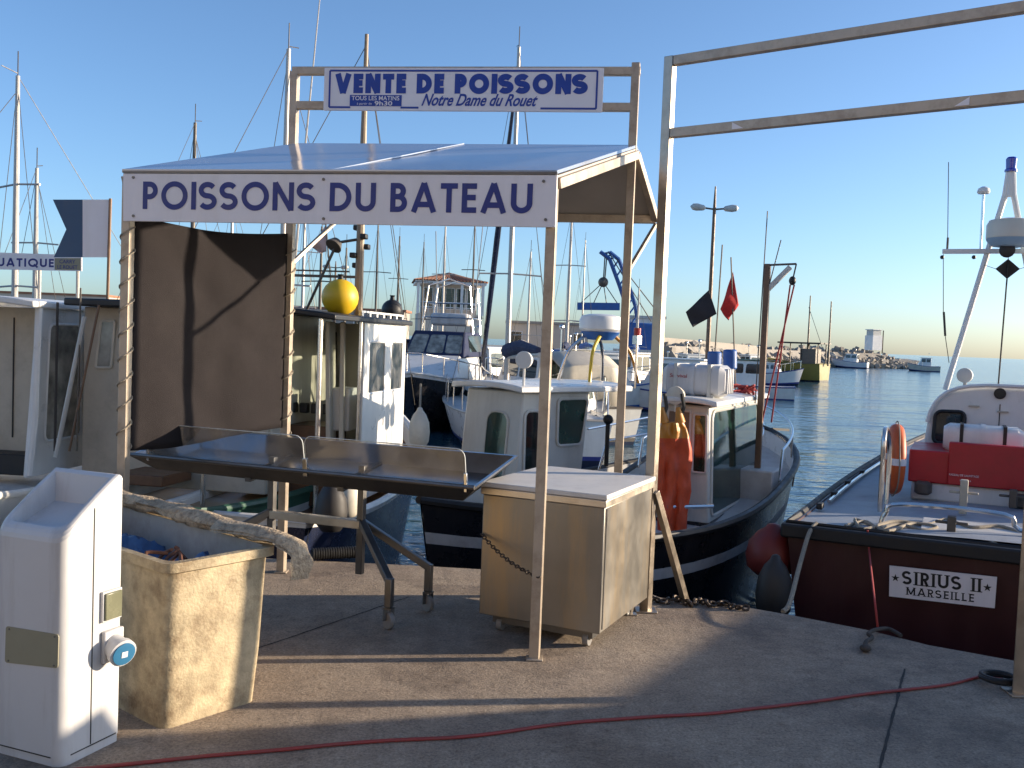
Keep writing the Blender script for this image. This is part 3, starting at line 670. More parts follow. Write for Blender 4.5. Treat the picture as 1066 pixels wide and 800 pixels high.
# ================================================================== FISH TUB
ba = R(51); T0 = Ve((-1.346, 3.809, 0)); BF = Fr(T0, ba)
bn = thing('fish_tub', 'large stained beige fibreglass fish tub standing behind the white pedestal', 'tub', T0, ba)
BX, BY, BH = .52, 1.4, .70
def rr(x0, x1, y0, y1, r, z, k=4):
    out = []
    for cx_, cy_, a0 in ((x1 - r, y0 + r, -90), (x1 - r, y1 - r, 0), (x0 + r, y1 - r, 90), (x0 + r, y0 + r, 180)):
        for i in range(k + 1): a = R(a0 + 90 * i / k); out.append((cx_ + r * math.cos(a), cy_ + r * math.sin(a), z))
    return out
mb = MB()
lp = [rr(.015, BX - .045, .045, BY - .05, .05, 0), rr(.01, BX - .03, .026, BY - .03, .05, .25), rr(.006, BX - .02, .006, BY - .01, .05, BH - .05), rr(-.016, BX + .004, -.016, BY + .012, .05, BH - .04), rr(-.018, BX + .006, -.018, BY + .014, .05, BH), rr(.018, BX - .03, .018, BY - .022, .05, BH)]
m_ = len(lp[0])
for a, b in zip(lp, lp[1:]): mb.add(a + b, [(i, (i + 1) % m_, (i + 1) % m_ + m_, i + m_) for i in range(m_)])
mb.add(lp[0], [tuple(reversed(range(m_)))])
tub = mb.build('tub_shell', 'bin', bn, smooth=40, bevel=.004)
mb = MB(); il = [rr(.018, BX - .03, .018, BY - .022, .05, BH - .001), rr(.05, BX - .10, .05, BY - .06, .05, .06)]
mb.add(il[0] + il[1], [(i, i + m_, (i + 1) % m_ + m_, (i + 1) % m_) for i in range(m_)]); mb.add(il[1], [tuple(range(m_))])
mb.build('tub_lining', 'bin_in', bn)
P = []
for i in range(34):
    row = []
    for j in range(22):
        x = lerp(.07, BX - .11, j / 21); y = lerp(.08, BY - .1, i / 33); z = .52 + .16 * NZ.fractal(Ve((x * 5, y * 5, 1)), 1, 2, 3) + .07 * NZ.noise(Ve((x * 16, y * 14, 5)))
        row.append((x, y, min(z, .66)))
    P.append(row)
MB().grid(P).build('blue_tarp', 'tarp', smooth=60, thick=.004, label='crumpled blue tarpaulin stuffed inside the beige fish tub', cat='tarpaulin').matrix_world = BF.Mw
mb = MB()
for k in range(3):
    p = Ve((rnd.uniform(.08, .2), rnd.uniform(.12, .34), .655)); pts = smoothpath([p + Ve((rnd.uniform(-.07, .07), rnd.uniform(-.07, .07), rnd.uniform(-.02, .035))) for _ in range(5)], 4); mb.tube(pts, .008, 6)
MB_ = mb.build('rope_scrap', 'rust', label='rust brown rope scrap lying on the blue tarpaulin in the tub', cat='rope'); MB_.matrix_world = BF.Mw
# rolled weathered mat lying along the back rim
pth = smoothpath([BF.w((BX - .06, 1.75, .80)), BF.w((BX - .05, 1.30, .755)), BF.w((BX - .03, .85, .745)), BF.w((BX - .03, .4, .74)), BF.w((BX - .02, .12, .735)), BF.w((BX + .01, -.02, .725))], 8)
mb = MB(); k = len(pth); vs = []; nn_ = 14
for i, p in enumerate(pth):
    d = (pth[min(i + 1, k - 1)] - pth[max(i - 1, 0)]).normalized(); a = d.cross(ez).normalized(); b = a.cross(d)
    for j in range(nn_):
        t = 2 * PI * j / nn_; q_ = Ve((i * .35, math.cos(t) * 1.4, math.sin(t) * 1.4)); r_ = .043 * (1 + .75 * NZ.noise(q_) + .4 * NZ.noise(q_ * 3.1)) * (1 - .75 * (i / k) ** 5)
        vs.append(p + a * math.cos(t) * r_ * 1.25 + b * math.sin(t) * r_ * .8)
mb.add(vs, [(i * nn_ + j, i * nn_ + (j + 1) % nn_, (i + 1) * nn_ + (j + 1) % nn_, (i + 1) * nn_ + j) for i in range(k - 1) for j in range(nn_)]); mb.add(vs[:nn_], [tuple(range(nn_))])
fp = smoothpath([BF.w((BX - .05, .34, .775)), BF.w((BX - .02, .12, .775)), BF.w((BX + .015, -.03, .755)), BF.w((BX + .045, -.10, .705)), BF.w((BX + .05, -.125, .64)), BF.w((BX + .04, -.12, .575))], 7)
rows = []
for i, p in enumerate(fp):
    t = i / (len(fp) - 1); wv = BF.Mw.to_3x3() @ Ve((.75, lerp(.1, -.2, t), 0)).normalized(); hw = lerp(.065, .046, t) * (1 + .5 * NZ.noise(Ve((t * 7, 0, 0))))
    rows.append([p + wv * hw * (s / 3) + Ve((0, 0, .012 * NZ.noise(Ve((t * 6, s, 2))) - .004 * s * s * (1 - t))) for s in range(-3, 4)])
mb2 = MB().grid(rows); mb2.grid([[q - Ve((0, .004, .012)) for q in r] for r in rows], flip=True)
mb.v += mb2.v; off = len(mb.v) - len(mb2.v); mb.f += [[i + off for i in f] for f in mb2.f]; mb.m += mb2.m
mb.build('rolled_mat', 'mat', smooth=50, label='torn dirty roll of matting lying on the back rim of the fish tub', cat='mat', loc=BF.w((BX, .6, .7)))

# ================================================================== SMALL THINGS ON THE QUAY
hz = [(40, 806), (100, 799), (340, 776), (500, 765), (620, 750), (760, 741), (900, 723), (985, 713), (1030, 703), (1050, 712)]
pts = [G(u, v, .008) for u, v in hz]; pts = smoothpath(pts, 10)
pts = [p + Ve((0, .012 * NZ.noise(Ve((p.x * 3, 0, 0))), 0)) for p in pts]
MB().tube(pts, .0075, 7).build('red_hose', 'hose', label='thin red hose running across the foreground concrete', cat='hose', loc=pts[0])
cc = G(1040, 709, .02); mb = MB()
pts = [cc + Ve((.085 * (1 + .12 * math.sin(i * .5)) * math.cos(i * .35), .075 * math.sin(i * .35), .006 + .0016 * (i % 55) / 4)) for i in range(56)] + [cc + Ve((.15, .1, -.01)), cc + Ve((.3, .12, -.01)), cc + Ve((.6, -.05, -.01))]
MB().tube(pts, .011, 7).build('cable_coil', 'rubber', label='small coil of black cable at the foot of the right frame post', cat='cable', loc=cc)
chain('mooring_chain', [G(u, v, .02) + Ve((rnd.uniform(-.03, .03), rnd.uniform(-.02, .02), 0)) for u, v in ((640, 622), (668, 622), (690, 627), (706, 622), (716, 629), (727, 625), (738, 629), (752, 628), (765, 631), (784, 634))], .06, .009, 'rusty mooring chain lying along the quay edge beside the frame brace')
def ropeheap(name, c, n, rad, r, mat, label, seed):
    q = random.Random(seed); pts = []
    for i in range(n): pts.append(Ve(c) + Ve((q.uniform(-rad, rad), q.uniform(-rad, rad) * .8, q.uniform(.0, rad * .35))))
    return MB().tube(smoothpath(pts, 7), r, 6).build(name, mat, label=label, cat='rope', loc=c)
pts = smoothpath([G(900, 675, .015), G(902, 668, .03), G(908, 664, .02), G(904, 660, .03), G(911, 656, .03), G(925, 655, .02), G(938, 662, .015)], 8)
mb = MB().tube(pts, .012, 7); mb.sph(G(901, 675, .02), .032, 10, sq=.6)
mb.build('mooring_rope_end', 'rope_dark', label='dark knotted mooring rope end lying on the quay below the red stern', cat='rope', loc=G(901, 675))
a, b = G(326, 577, .05), G(372, 575, .05); mb = MB(); n = 19
for i in range(n): mb.torus(a.lerp(b, i / (n - 1)), .036, .009, b - a, 16, 6)
mb.tube([a, b], .033, 12); mb.build('corrugated_hose', 'rubber', label='short black corrugated hose lying on the quay edge behind the table', cat='hose', loc=a)

# ================================================================== BOAT BUILDING
class Hull:
    def __init__(s, L, B, zs, zm, zb, tr=.85, rake=.5, flare=.72, full=2.2, z0=-.35, double=False, mid=.42):
        s.L, s.B, s.zs, s.zm, s.zb, s.tr, s.rake, s.flare, s.full, s.z0, s.double, s.mid = L, B, zs, zm, zb, tr, rake, flare, full, z0, double, mid
    def sheer(s, t):
        return s.zs * 2 * (t - .5) * (t - 1) + s.zm * -4 * t * (t - 1) + s.zb * 2 * t * (t - .5)
    def half(s, t):
        m = s.mid
        if t > m: k = (t - m) / (1 - m); return s.B / 2 * max(.012, (1 - k ** s.full) ** .85)
        k = (m - t) / m
        if s.double: return s.B / 2 * max(.012, (1 - k ** s.full) ** .85)
        return s.B / 2 * (1 - (1 - s.tr) * k ** 2)
    def P(s, t, f, side, ins=0.):
        zt = s.sheer(t); z = s.z0 + (zt - s.z0) * f
        e = max(0, (t - .55) / .45) ** 2; fl = lerp(s.flare, .25, e * .8)
        if s.double: e2 = max(0, (.4 - t) / .4) ** 2; fl = lerp(fl, .25, e2 * .8)
        y = max(.0, s.half(t) * (fl + (1 - fl) * f ** .8) - ins)
        x = t * s.L - s.rake * (1 - f) * max(0, (t - .4) / .6) ** 1.5
        if s.double: x += s.rake * .6 * (1 - f) * max(0, (.4 - t) / .4) ** 1.5
        if ins: x = lerp(x, s.L * .5, ins * 1.2 / s.L * abs(t - .5) * 2)
        return Ve((x, y * side, z))
    def build(s, par, bands, mats, deck='deck_white', gun='black', bul=.12, gr=.035, n=22, name='hull'):
        fs = [0] + [b for b in bands] + [1]
        mb = MB()
        for sd_ in (1, -1):
            for k in range(len(fs) - 1):
                sub = 3
                rows = [[s.P(i / n, lerp(fs[k], fs[k + 1], j / sub), sd_) for j in range(sub + 1)] for i in range(n + 1)]
                mb.grid(rows, mi=k)
            top = [[s.P(i / n, 1, sd_), s.P(i / n, 1, sd_, .045), s.P(i / n, 1, sd_, .05) - Ve((0, 0, bul + .02))] for i in range(n + 1)]
            mb.grid(top, mi=len(mats) - 1)
        if not s.double:
            for k in range(len(fs) - 1):
                rows = [[s.P(0, lerp(fs[k], fs[k + 1], j / 3), 1).lerp(s.P(0, lerp(fs[k], fs[k + 1], j / 3), -1), q / 4) for j in range(4)] for q in range(5)]
                mb.grid(rows, mi=k)
            a, b = s.P(0, 1, 1), s.P(0, 1, -1)
            mb.grid([[a, a + Ve((.05, 0, 0)), a + Ve((.05, 0, -bul))], [b, b + Ve((.05, 0, 0)), b + Ve((.05, 0, -bul))]], mi=len(mats) - 1)
        h = mb.build(name, mats, par, smooth=40)
        if gun:
            pts = [s.P(i / n, 1, 1) + Ve((0, .0, .0)) for i in range(n + 1)] + [s.P(i / n, 1, -1) for i in range(n, -1, -1)]
            MB().tube(pts, gr, 8, not s.double).build('gunwale', gun, par)
        if deck:
            mb = MB(); rows = []
            for i in range(n + 1):
                a, b = s.P(i / n, 1, 1, .04), s.P(i / n, 1, -1, .04); a.z -= bul; b.z -= bul
                rows.append([a.lerp(b, j / 6) + Ve((0, 0, .03 * s.half(i / n) * (1 - (j / 3 - 1) ** 2))) for j in range(7)])
            mb.grid(rows).build('deck', deck, par)
        return h
    def rail(s, par, t0, t1, h, r=.014, mat='chrome', sides=(1, -1), ins=.06, post=.14, mid=False, tip=True, name='rail'):
        mb = MB(); n = 12
        def q(t, sd_, z): p = s.P(t, 1, sd_, ins); p.z += z; return p
        if tip and len(sides) == 2:
            pts = [q(t0, 1, .0)] + [q(lerp(t0 + .02, t1, i / n), 1, h) for i in range(n + 1)] + [q(lerp(t1, t0 + .02, i / n), -1, h) for i in range(n + 1)] + [q(t0, -1, 0)]
            mb.tube(pts, r, 7)
        else:
            for sd_ in sides: mb.tube([q(t0, sd_, 0)] + [q(lerp(t0 + .02, t1, i / n), sd_, h) for i in range(n + 1)] + [q(t1, sd_, 0)], r, 7)
        for sd_ in sides:
            k = max(2, int((t1 - t0) / post))
            for i in range(1, k + 1): t = lerp(t0, t1, i / k) - .01; mb.tube([q(t, sd_, 0), q(t, sd_, h)], r * .8, 6)
            if mid: mb.tube([q(lerp(t0 + .02, t1, i / n), sd_, h * .5) for i in range(n + 1)], r * .7, 6)
        return mb.build(name, mat, par)
class Cab:                     # side outline (x,z) extruded across the beam, narrowing upwards
    def __init__(s, prof, yb, yt, yc=0.): s.p = prof; s.yb, s.yt, s.yc = yb, yt, yc; s.z0 = min(z for _, z in prof); s.z1 = max(z for _, z in prof)
    def pt(s, x, z, sd_, o=0.): k = (z - s.z0) / max(1e-6, s.z1 - s.z0); return Ve((x, s.yc + sd_ * (lerp(s.yb, s.yt, k) + o), z))
    def build(s, par, mat, name='cabin', bevel=.02):
        n = len(s.p); a = [s.pt(x, z, 1) for x, z in s.p]; b = [s.pt(x, z, -1) for x, z in s.p]
        mb = MB(); mb.add(a + b, [tuple(range(n)), tuple(reversed(range(n, 2 * n)))] + [(i, (i + 1) % n, (i + 1) % n + n, i + n) for i in range(n)])
        return mb.build(name, mat, par, bevel=bevel)
    def win(s, par, q, sd_, glass='glass', frame='white_gel', r=.18, fr=.012):
        return window(par, [s.pt(x, z, sd_, .002) for x, z in q], glass, frame, r, fr, out=(0, sd_, 0))
    def face(s, par, e0, e1, lo, hi, y0, y1, glass='glass', frame='white_gel', r=.15, out=(1, 0, 0), fr=.012):
        (xa, za), (xb, zb__) = e0, e1
        P = lambda f, yf: (lambda x, z: Ve((x, s.yc + yf * (s.pt(x, z, 1).y - s.yc), z)))(lerp(xa, xb, f), lerp(za, zb__, f))
        return window(par, [P(lo, y0), P(lo, y1), P(hi, y1), P(hi, y0)], glass, frame, r, fr, out=out)
def roofslab(par, x0, x1, w, z, th, mat, name='roof', crown=.03, bevel=.012, yc=0.):
    rows = []
    for i in range(9):
        y = lerp(-w, w, i / 8); c = crown * (1 - (y / w) ** 2); rows.append((y + yc, z + c))
    top = [Ve((x0, y, zz + th)) for y, zz in rows]; bot = [Ve((x0, y, zz)) for y, zz in reversed(rows)]
    return MB().prism(top + bot, (x1 - x0, 0, 0)).build(name, mat, par, bevel=bevel, smooth=30)
def boat(name, label, loc, rot, cat='boat', group=None): return thing(name, label, cat, (loc[0], loc[1], WZ), R(rot), group), Fr((loc[0], loc[1], WZ), R(rot))
def fenderat(p, r, L, mat, label, top=None, name='fender', group=None):
    p = Ve(p); t = thing(name, label, 'fender', p, 0, group)
    mb = MB(); mb.lathe([(.004, -L * .5), (r * .6, -L * .47), (r * .92, -L * .33), (r, -L * .1), (r * .9, L * .15), (r * .6, L * .34), (r * .3, L * .44), (r * .22, L * .5), (.01, L * .52)], n=20); b = mb.build('fender_body', mat, t, smooth=60)
    if top is not None: MB().tube([p + Ve((0, 0, L * .5)), Ve(top)], .01, 6).build('fender_rope', 'rope', t, True)
    return t

# ------------------------------------------------------------------ black double-ended boat with oilskins (right of the cabinet)
bt, bf = boat('fishing_boat', 'small black fishing boat with white wheelhouse and round bow rail, beside the frame brace', (.62, 7.09), 63.7)
h7 = Hull(5.49, 1.62, .974, 1.05, 1.5, rake=.35, flare=.7, full=3.0, double=True, mid=.6)
h7.build(bt, [.73, .80], ['black_hull', 'deck_white', 'black_hull', 'white_gel'], deck='deck_white', gun='black', bul=.2, gr=.038)
hw = .36
xa = bf.at(738, 480, y=-hw).x; xb = bf.at(788, 480, y=-hw).x; zr = bf.at(738, 424, y=-hw).z; z0 = .80
yp = bf.at(687, 480, x=xa).y; h_ = (yp + hw) / 2; yc7 = (yp - hw) / 2
cab = Cab([(xa, z0), (xb + .06, z0), (xb - .02, zr), (xa, zr)], h_ + .02, h_ - .02, yc7)
cb7 = cab.build(bt, 'grey_gel', 'wheelhouse')
zw0 = bf.at(760, 525, y=-hw).z; zw1 = zr - .05
cab.win(cb7, [(xa + .07, zw0), (xb - .06, zw0), (xb - .06, zw1), (xa + .07, zw1)], -1, 'glass_green', 'grey_gel', .1, .016)
cab.face(cb7, (xa, z0), (xa, zr), .45, .93, -.9, -.35, 'glass_green', 'grey_gel', .15, (-1, 0, 0))
cab.face(cb7, (xa, z0), (xa, zr), .08, .95, -.2, .8, 'interior', 'grey_gel', .06, (-1, 0, 0))
roofslab(bt, xa - .12, xb + .1, h_ + .08, zr, .05, 'white_gel', 'wheelhouse_roof', yc=yc7)
MB().prism([Ve((xa - .006, yc7 - h_ - .026, z0 - .1)), Ve((xb + .09, yc7 - h_ - .026, z0 - .1)), Ve((xb + .07, yc7 - h_ - .026, zw0 - .03)), Ve((xa - .006, yc7 - h_ - .026, zw0 - .05))], (0, 2 * h_ + .052, 0)).build('coaming', 'black_hull', cb7)
for p in ((707, 412, .04),):
    c = bf.at(704, 412, x=xa - .08); mb = MB(); mb.lathe([(.02, -.05), (.07, -.045), (.085, 0), (.085, .03), (.07, .035)], c, (-1, .1, 0), 18); mb.cyl(c - Ve((0, 0, .07)), c - Ve((0, 0, .15)), .015, 8); mb.build('work_lamp', 'cream_gel', bt)
h7.rail(bt, .60, .985, .30, .014, 'chrome', post=.13)
hx = xb + .75; MB().box((hx, 0, .88), (.5, .55, .1)).build('deck_hatch', 'deck_white', bt, bevel=.015)
mb = MB(); mb.bar((4.3, 0, .95), (4.3, 0, 1.5), .08, .08); mb.bar((4.3, -.14, 1.38), (4.3, .14, 1.38), .03, .03); mb.build('samson_post', 'wood', bt, bevel=.006)
rp_ = bf.w((hx + .75, -.25, .93)); MB().tube([rp_ + Ve(((.16 - .0008 * i) * math.cos(i * .4), (.16 - .0008 * i) * math.sin(i * .4), .012 * (i // 16))) for i in range(90)], .013, 6).build('rope_coil', 'rope', label='coil of pale rope on the foredeck of the small black boat', cat='rope', loc=rp_)
# mast with derrick arm at the front of the wheelhouse
mx0 = Ve((3.4, 0, 0))
def m7(u, v): return bf.at(u, v, x=mx0.x)
a, b = m7(784, 487), m7(804, 275); b.y = a.y = (a.y + b.y) / 2; MB().box((3.4, a.y, (a.z + .85) / 2), (.4, .4, a.z - .85)).build('mast_step', 'deck_white', bt, bevel=.02)
ms = MB().bar(a, b, .06, .06).build('mast', 'mast_brown', bt, bevel=.006)
c1, c2 = m7(829, 276), m7(804, 303); c1 = Ve((b.x, c1.y, b.z)); c2 = Ve((b.x, b.y, c2.z))
MB().bar(b - Ve((0, 0, .012)), c1, .02, .02).build('derrick_top', 'mast_dark', ms); MB().bar(c2, b.lerp(c1, .8) - Ve((0, 0, .03)), .05, .05).build('derrick_arm', 'grey_gel', ms, bevel=.005)
blk = c1 + Ve((0, .03, -.17)); mb = MB(); mb.sph(blk, .036, 12, sq=1.3); mb.tube([c1, blk], .008, 6); mb.build('block', 'black', ms)
for s_, du in ((-.02, 0), (.02, 10)):
    e_ = m7(793 + du, 440); mb = MB(); mb.tube([blk + Ve((0, s_, -.04)), e_], .009, 6); mb.build('halyard', 'rope_red', ms)
mb = MB()
for u0, v0, u1, v1 in ((799, 220, 786, 420), (813, 250, 800, 300)): mb.tube([m7(u0, v0), m7(u1, v1)], .006, 5)
mb.build('whip_aerial', 'mast_dark', ms)
# side rail bar behind the oilskins, mooring bits
mb = MB(); a = bf.at(694, 528, x=xa - .35); b = bf.at(742, 527, x=xa - .05); mb.tube([a, b], .022, 8); mb.build('hand_bar', 'chrome', bt)
mb = MB()
for q in range(3): t = .80 + .05 * q; p = h7.P(t, .86, -1); mb.bar(p + Ve((0, -.01, -.12)), p + Ve((0, -.03, .1)), .05, .012)
mb.build('rubbing_pad', 'wood', bt)
MB().bar(h7.P(.98, 1, -1) + Ve((-.05, -.1, 0)), h7.P(.98, 1, -1) + Ve((.22, -.25, -.02)), .03, .03).build('bow_fairlead', 'black', bt)
# liferaft on the roof
rc = bf.w(bf.at(728, 402, y=-.15)); 
def raft(label, c, rot, L, r, mats='white_plastic', word=None):
    t = thing('life_raft', label, 'life raft', c, rot)
    mb = MB(); pr = [(r * .75, -L / 2), (r, -L / 2 + .05), (r, -.02), (r * 1.06, -.02), (r * 1.06, .02), (r, .02), (r, L / 2 - .05), (r * .75, L / 2)]
    k = 16; 
    for (ra, x) in pr: pass
    vs = []
    for ra, x in pr:
        for j in range(k * 2):
            an = 2 * PI * j / (k * 2); cx_, sx_ = math.cos(an), math.sin(an); e = .45
            vs.append(Ve((x, ra * math.copysign(abs(cx_) ** e, cx_), ra * .82 * math.copysign(abs(sx_) ** e, sx_))))
    K = 2 * k; fs = [(i * K + j, i * K + (j + 1) % K, (i + 1) * K + (j + 1) % K, (i + 1) * K + j) for i in range(len(pr) - 1) for j in range(K)] + [tuple(range(K)), tuple(range((len(pr) - 1) * K, len(pr) * K))]
    mb.add(vs, fs); b = mb.build('raft_canister', mats, t, smooth=40)
    for x in (-L * .27, L * .27):
        mb = MB(); mb.box((x, 0, 0), (.03, r * 2.04, r * 1.68)); mb.build('raft_strap', 'grey_gel' if mats != 'white_gel' else 'black', b)
    mb = MB()
    for s_ in (-1, 1): mb.box((s_ * L * .3, 0, -r * .88), (.05, r * 1.8, .06))
    mb.build('raft_cradle', 'grey_gel', t)
    if word:
        for yy in (-.55, -.18, .18, .55): MB().box((L / 2 + .004, yy * r * .9, 0), (.03, r * .16, r * 1.3)).build('end_rib', mats, b, bevel=.008)
    if word: mb = MB(); textmesh(mb, word, (-L * .36, -r - .001, r * .1), (1, 0, 0), (0, 0, 1), (0, -1, 0), .035, L * .28, .1); mb.build('lettering', 'red_paint', b)
    return t
raft('white life raft canister on the roof of the black double ended boat', bf.w(Ve((xa + .35, bf.at(726, 402, x=xa + .35).y, zr + .05 + .175))), R(-28), .60, .18, word='Survival')
# oilskin trousers hung behind the wheelhouse
oc = bf.w(bf.at(702, 490, x=xa - .28)); ow = oc.y
def oil(u, v, d=0.): p = Y(u, v, ow); p.y += d; return p
ot = thing('oilskin_trousers', 'orange red oilskin bib trousers hanging by black straps from the boat wheelhouse', 'oilskins', oil(702, 553))
prof = [(440, 689, 712), (447, 687, 715), (456, 685, 718), (468, 683, 720), (482, 683, 721), (498, 683, 719), (512, 683, 720), (524, 684, 717), (536, 685, 716), (553, 684, 715)]
pf_ = [];
for (v0, a0, b0_), (v1, a1, b1_) in zip(prof, prof[1:]):
    for q in range(4): pf_.append((lerp(v0, v1, q / 4), lerp(a0, a1, q / 4), lerp(b0_, b1_, q / 4)))
prof = pf_ + [prof[-1]]; ib = 8
vs = []; n_ = 40
for k, (v, a, b) in enumerate(prof):
    for j in range(n_):
        an = 2 * PI * j / n_; x = math.cos(an); yy = math.sin(an); u = (a + b) / 2 + (b - a) / 2 * x * (1 + .05 * NZ.noise(Ve((math.cos(an) * 2, k * .2, 0))))
        p = oil(u, v); p.y += .055 * yy * (1 + .3 * math.sin(x * 9 + k * .12 + 2 * NZ.noise(Ve((x, k * .12, 5))))) + .035 * NZ.noise(Ve((u * .16, v * .05, 2))) + .008 * NZ.noise(Ve((u * .3 + v * .12, v * .2, 8))); vs.append(p)
mb = MB(); mb.add(vs, [(i * n_ + j, i * n_ + (j + 1) % n_, (i + 1) * n_ + (j + 1) % n_, (i + 1) * n_ + j) for i in range(ib, len(prof) - 1) for j in range(n_)] + [tuple(range((len(prof) - 1) * n_, len(prof) * n_))])
mb.build('trousers', 'oilskin', ot, True, smooth=60)
mb = MB(); mb.add(vs, [(i * n_ + j, i * n_ + (j + 1) % n_, (i + 1) * n_ + (j + 1) % n_, (i + 1) * n_ + j) for i in range(0, ib) for j in range(n_)] + [tuple(range(n_))])
for (u0, v0, u1, v1) in ((691, 440, 689, 424), (708, 440, 706, 424)): mb.tube([oil(u0, v0), oil(u1, v1)], [.05, .02], 8)
mb2 = MB(); idx = sorted({i for f in mb.f for i in f}); rm_ = {j: k for k, j in enumerate(idx)}; mb2.add([mb.v[i] for i in idx], [[rm_[i] for i in f] for f in mb.f]); mb2.build('bib', 'oilskin_yellow', ot, True, smooth=60)
for u in (690, 708):
    mb = MB(); mb.tube([oil(u, 436), oil(u + 4, 424), oil(u + 2, 410)], .018, 7); mb.sph(oil(u, 434), .03, 8); mb.build('strap', 'black', ot, True)

# ------------------------------------------------------------------ grey-white boat with green windows and radome
b6, f6 = boat('fishing_boat', 'black double ended boat with grey cabin and blue based radome, behind the steel cabinet', (-.78, 8.55), 44)
h6 = Hull(5.6, 2.0, .98, .86, 1.25, rake=.4, flare=.72, full=2.5, double=True, mid=.46)
h6.build(b6, [.70, .78], ['black_hull', 'deck_white', 'black_hull', 'deck_white'], deck='deck_white', gun='black', bul=.14, gr=.04)
hw = .56
xa = f6.at(545, 440, y=-hw).x; xb = f6.at(608, 440, y=-hw).x; zr = f6.at(545, 409, y=-hw).z
yp = f6.at(484, 440, x=xa).y; h_ = (yp + hw) / 2; yc6 = (yp - hw) / 2
cab = Cab([(xa - .1, .76), (xb - .05, .76), (xb + .1, zr), (xa, zr)], h_, h_ - .02, yc6)
c6 = cab.build(b6, 'grey_gel', 'cabin')
zz = lambda v: f6.at(560, v, y=-hw).z
def x6(u): return f6.at(u, 440, y=-hw).x
cab.win(c6, [(x6(581), zz(466)), (x6(606), zz(466)), (x6(612), zz(416)), (x6(581), zz(416))], -1, 'glass_green', 'grey_gel', .14, .016)
cab.win(c6, [(x6(547), .80), (x6(563), .80), (x6(563), zz(428)), (x6(547), zz(428))], -1, 'glass', 'grey_gel', .3, .014)
cab.face(c6, (xa - .1, .76), (xa, zr), .3, .84, -.6, .15, 'glass_green', 'grey_gel', .35, (-1, 0, 0))
roofslab(b6, xa - .12, xb + .62, h_ + .08, zr, .055, 'white_gel', 'cabin_roof', yc=yc6)
h6.rail(b6, .62, .97, .34, .014, 'chrome', post=.13)
zt6 = zr + .085
ra = f6.at(625, 346, y=-.1); ra.z = max(ra.z, zt6 + .4)
rd = MB(); rd.lathe([(.19, 0), (.225, .03), (.225, .12), (.20, .165), (.12, .185), (.01, .19)], ra, n=28); rdo = rd.build('radome', 'white_gel', b6)
mb = MB(); mb.lathe([(.05, -.085), (.13, -.08), (.19, -.02), (.205, .0), (.2, .002)], ra, n=24); mb.build('radome_base', 'blue_paint', rdo)
for (dx, dy, mt) in ((-.34, -.25, 'yellow'), (-.30, .28, 'chrome'), (.34, -.25, 'oilskin_yellow'), (.3, .28, 'chrome')):
    top = ra + Ve((dx * .35, dy * .4, -.04)); ft = Ve((ra.x + dx * 1.15, ra.y + dy * .9, zt6 - .02))
    MB().tube(smoothpath([top, top.lerp(ft, .35) + Ve((dx * .25, dy * .1, 0)), ft], 5), .019, 8).build('arch_leg', mt, b6)
c = f6.at(546, 375, x=xa - .02); mb = MB(); mb.lathe([(.01, -.09), (.05, -.08), (.075, -.02), (.08, .02), (.075, .025)], c, (-.9, -.35, 0), 18); mb.tube([c, Ve((c.x, c.y, zt6 - .02))], .012, 6); mb.build('searchlight', 'white_gel', b6)
c = f6.at(662, 380, x=xb + .1); mb = MB(); mb.cyl((c.x, c.y, zt6 - .02), (c.x, c.y, c.z + .2), .012, 7); mb.box((c.x, c.y, c.z + .23), (.06, .06, .08)); mb.build('signal_mast', 'chrome', b6); mb = MB(); mb.cyl((c.x, c.y, c.z + .27), (c.x, c.y, c.z + .34), .033, 10); mb.build('port_lamp', 'red_lamp', b6)
mb = MB(); c = f6.at(633, 437, y=-h6.B / 2 * .7); mb.sph(c, .05, 10); mb.tube([c, c - Ve((0, 0, .45))], .022, 7); mb.build('stern_lamp', 'black', b6)
mb = MB(); a = f6.at(610, 470, y=0); mb.tube([f6.at(612, 447, y=.1), f6.at(690, 432, y=.5)], .012, 6); mb.build('hand_rail', 'chrome', b6)
fenderat(Y(436.5, 446, 9.0), .10, .38, 'fender', 'large white pear shaped fender hanging between the boats behind the table', Y(438, 400, 9.2))
fenderat(Y(345, 527, 7.6), .13, .42, 'fender_dark', 'dark grey fender in the shade under the steel table')
fenderat(Y(362, 514, 7.9), .12, .4, 'fender', 'cream fender lit by the sun under the steel table')
fenderat(Y(806, 612, 6.75), .13, .46, 'fender_dark', 'big dark round fender between the quay and the red stern')
fenderat(Y(804, 573, 7.3), .20, .4, 'red_fender', 'dull red fender hanging between the black bow and the red stern')

# ------------------------------------------------------------------ rescue boat on the right
sb_, sf = boat('rescue_boat', 'maroon hulled rescue boat with white cabin and grey deck moored stern first on the right', (3.70, 6.29), 65)
hs = Hull(10.5, 3.6, 1.17, 1.15, 1.6, tr=1., rake=.9, flare=.86, full=2.4, mid=.1)
hs.build(sb_, [], ['maroon', 'maroon'], deck='deck_grey', gun='rubber', bul=.015, gr=.03)
pts = [hs.P(i / 24, 1, 1) - Ve((0, -.02, .06)) for i in range(25)]
mb = MB(); mb.bar(Ve((-.04, hs.half(0) + .03, 1.13)), Ve((-.04, -hs.half(0) - .03, 1.13)), .09, .10)
for sd_ in (1, -1):
    for i in range(24):
        p, q = hs.P(i / 24, 1, sd_), hs.P((i + 1) / 24, 1, sd_); mb.bar(p + Ve((0, .01 * sd_, -.05)), q + Ve((0, .01 * sd_, -.05)), .06, .10)
mb.build('rubbing_strake', 'rubber', sb_, bevel=.015)
pl0 = [sf.at(u, v, x=-.055) for u, v in ((925.5, 621), (1035.5, 633.5), (1038, 601), (926, 589))]
np_ = MB().prism(pl0, (.01, 0, 0)).build('name_plate', 'white_board', sb_)
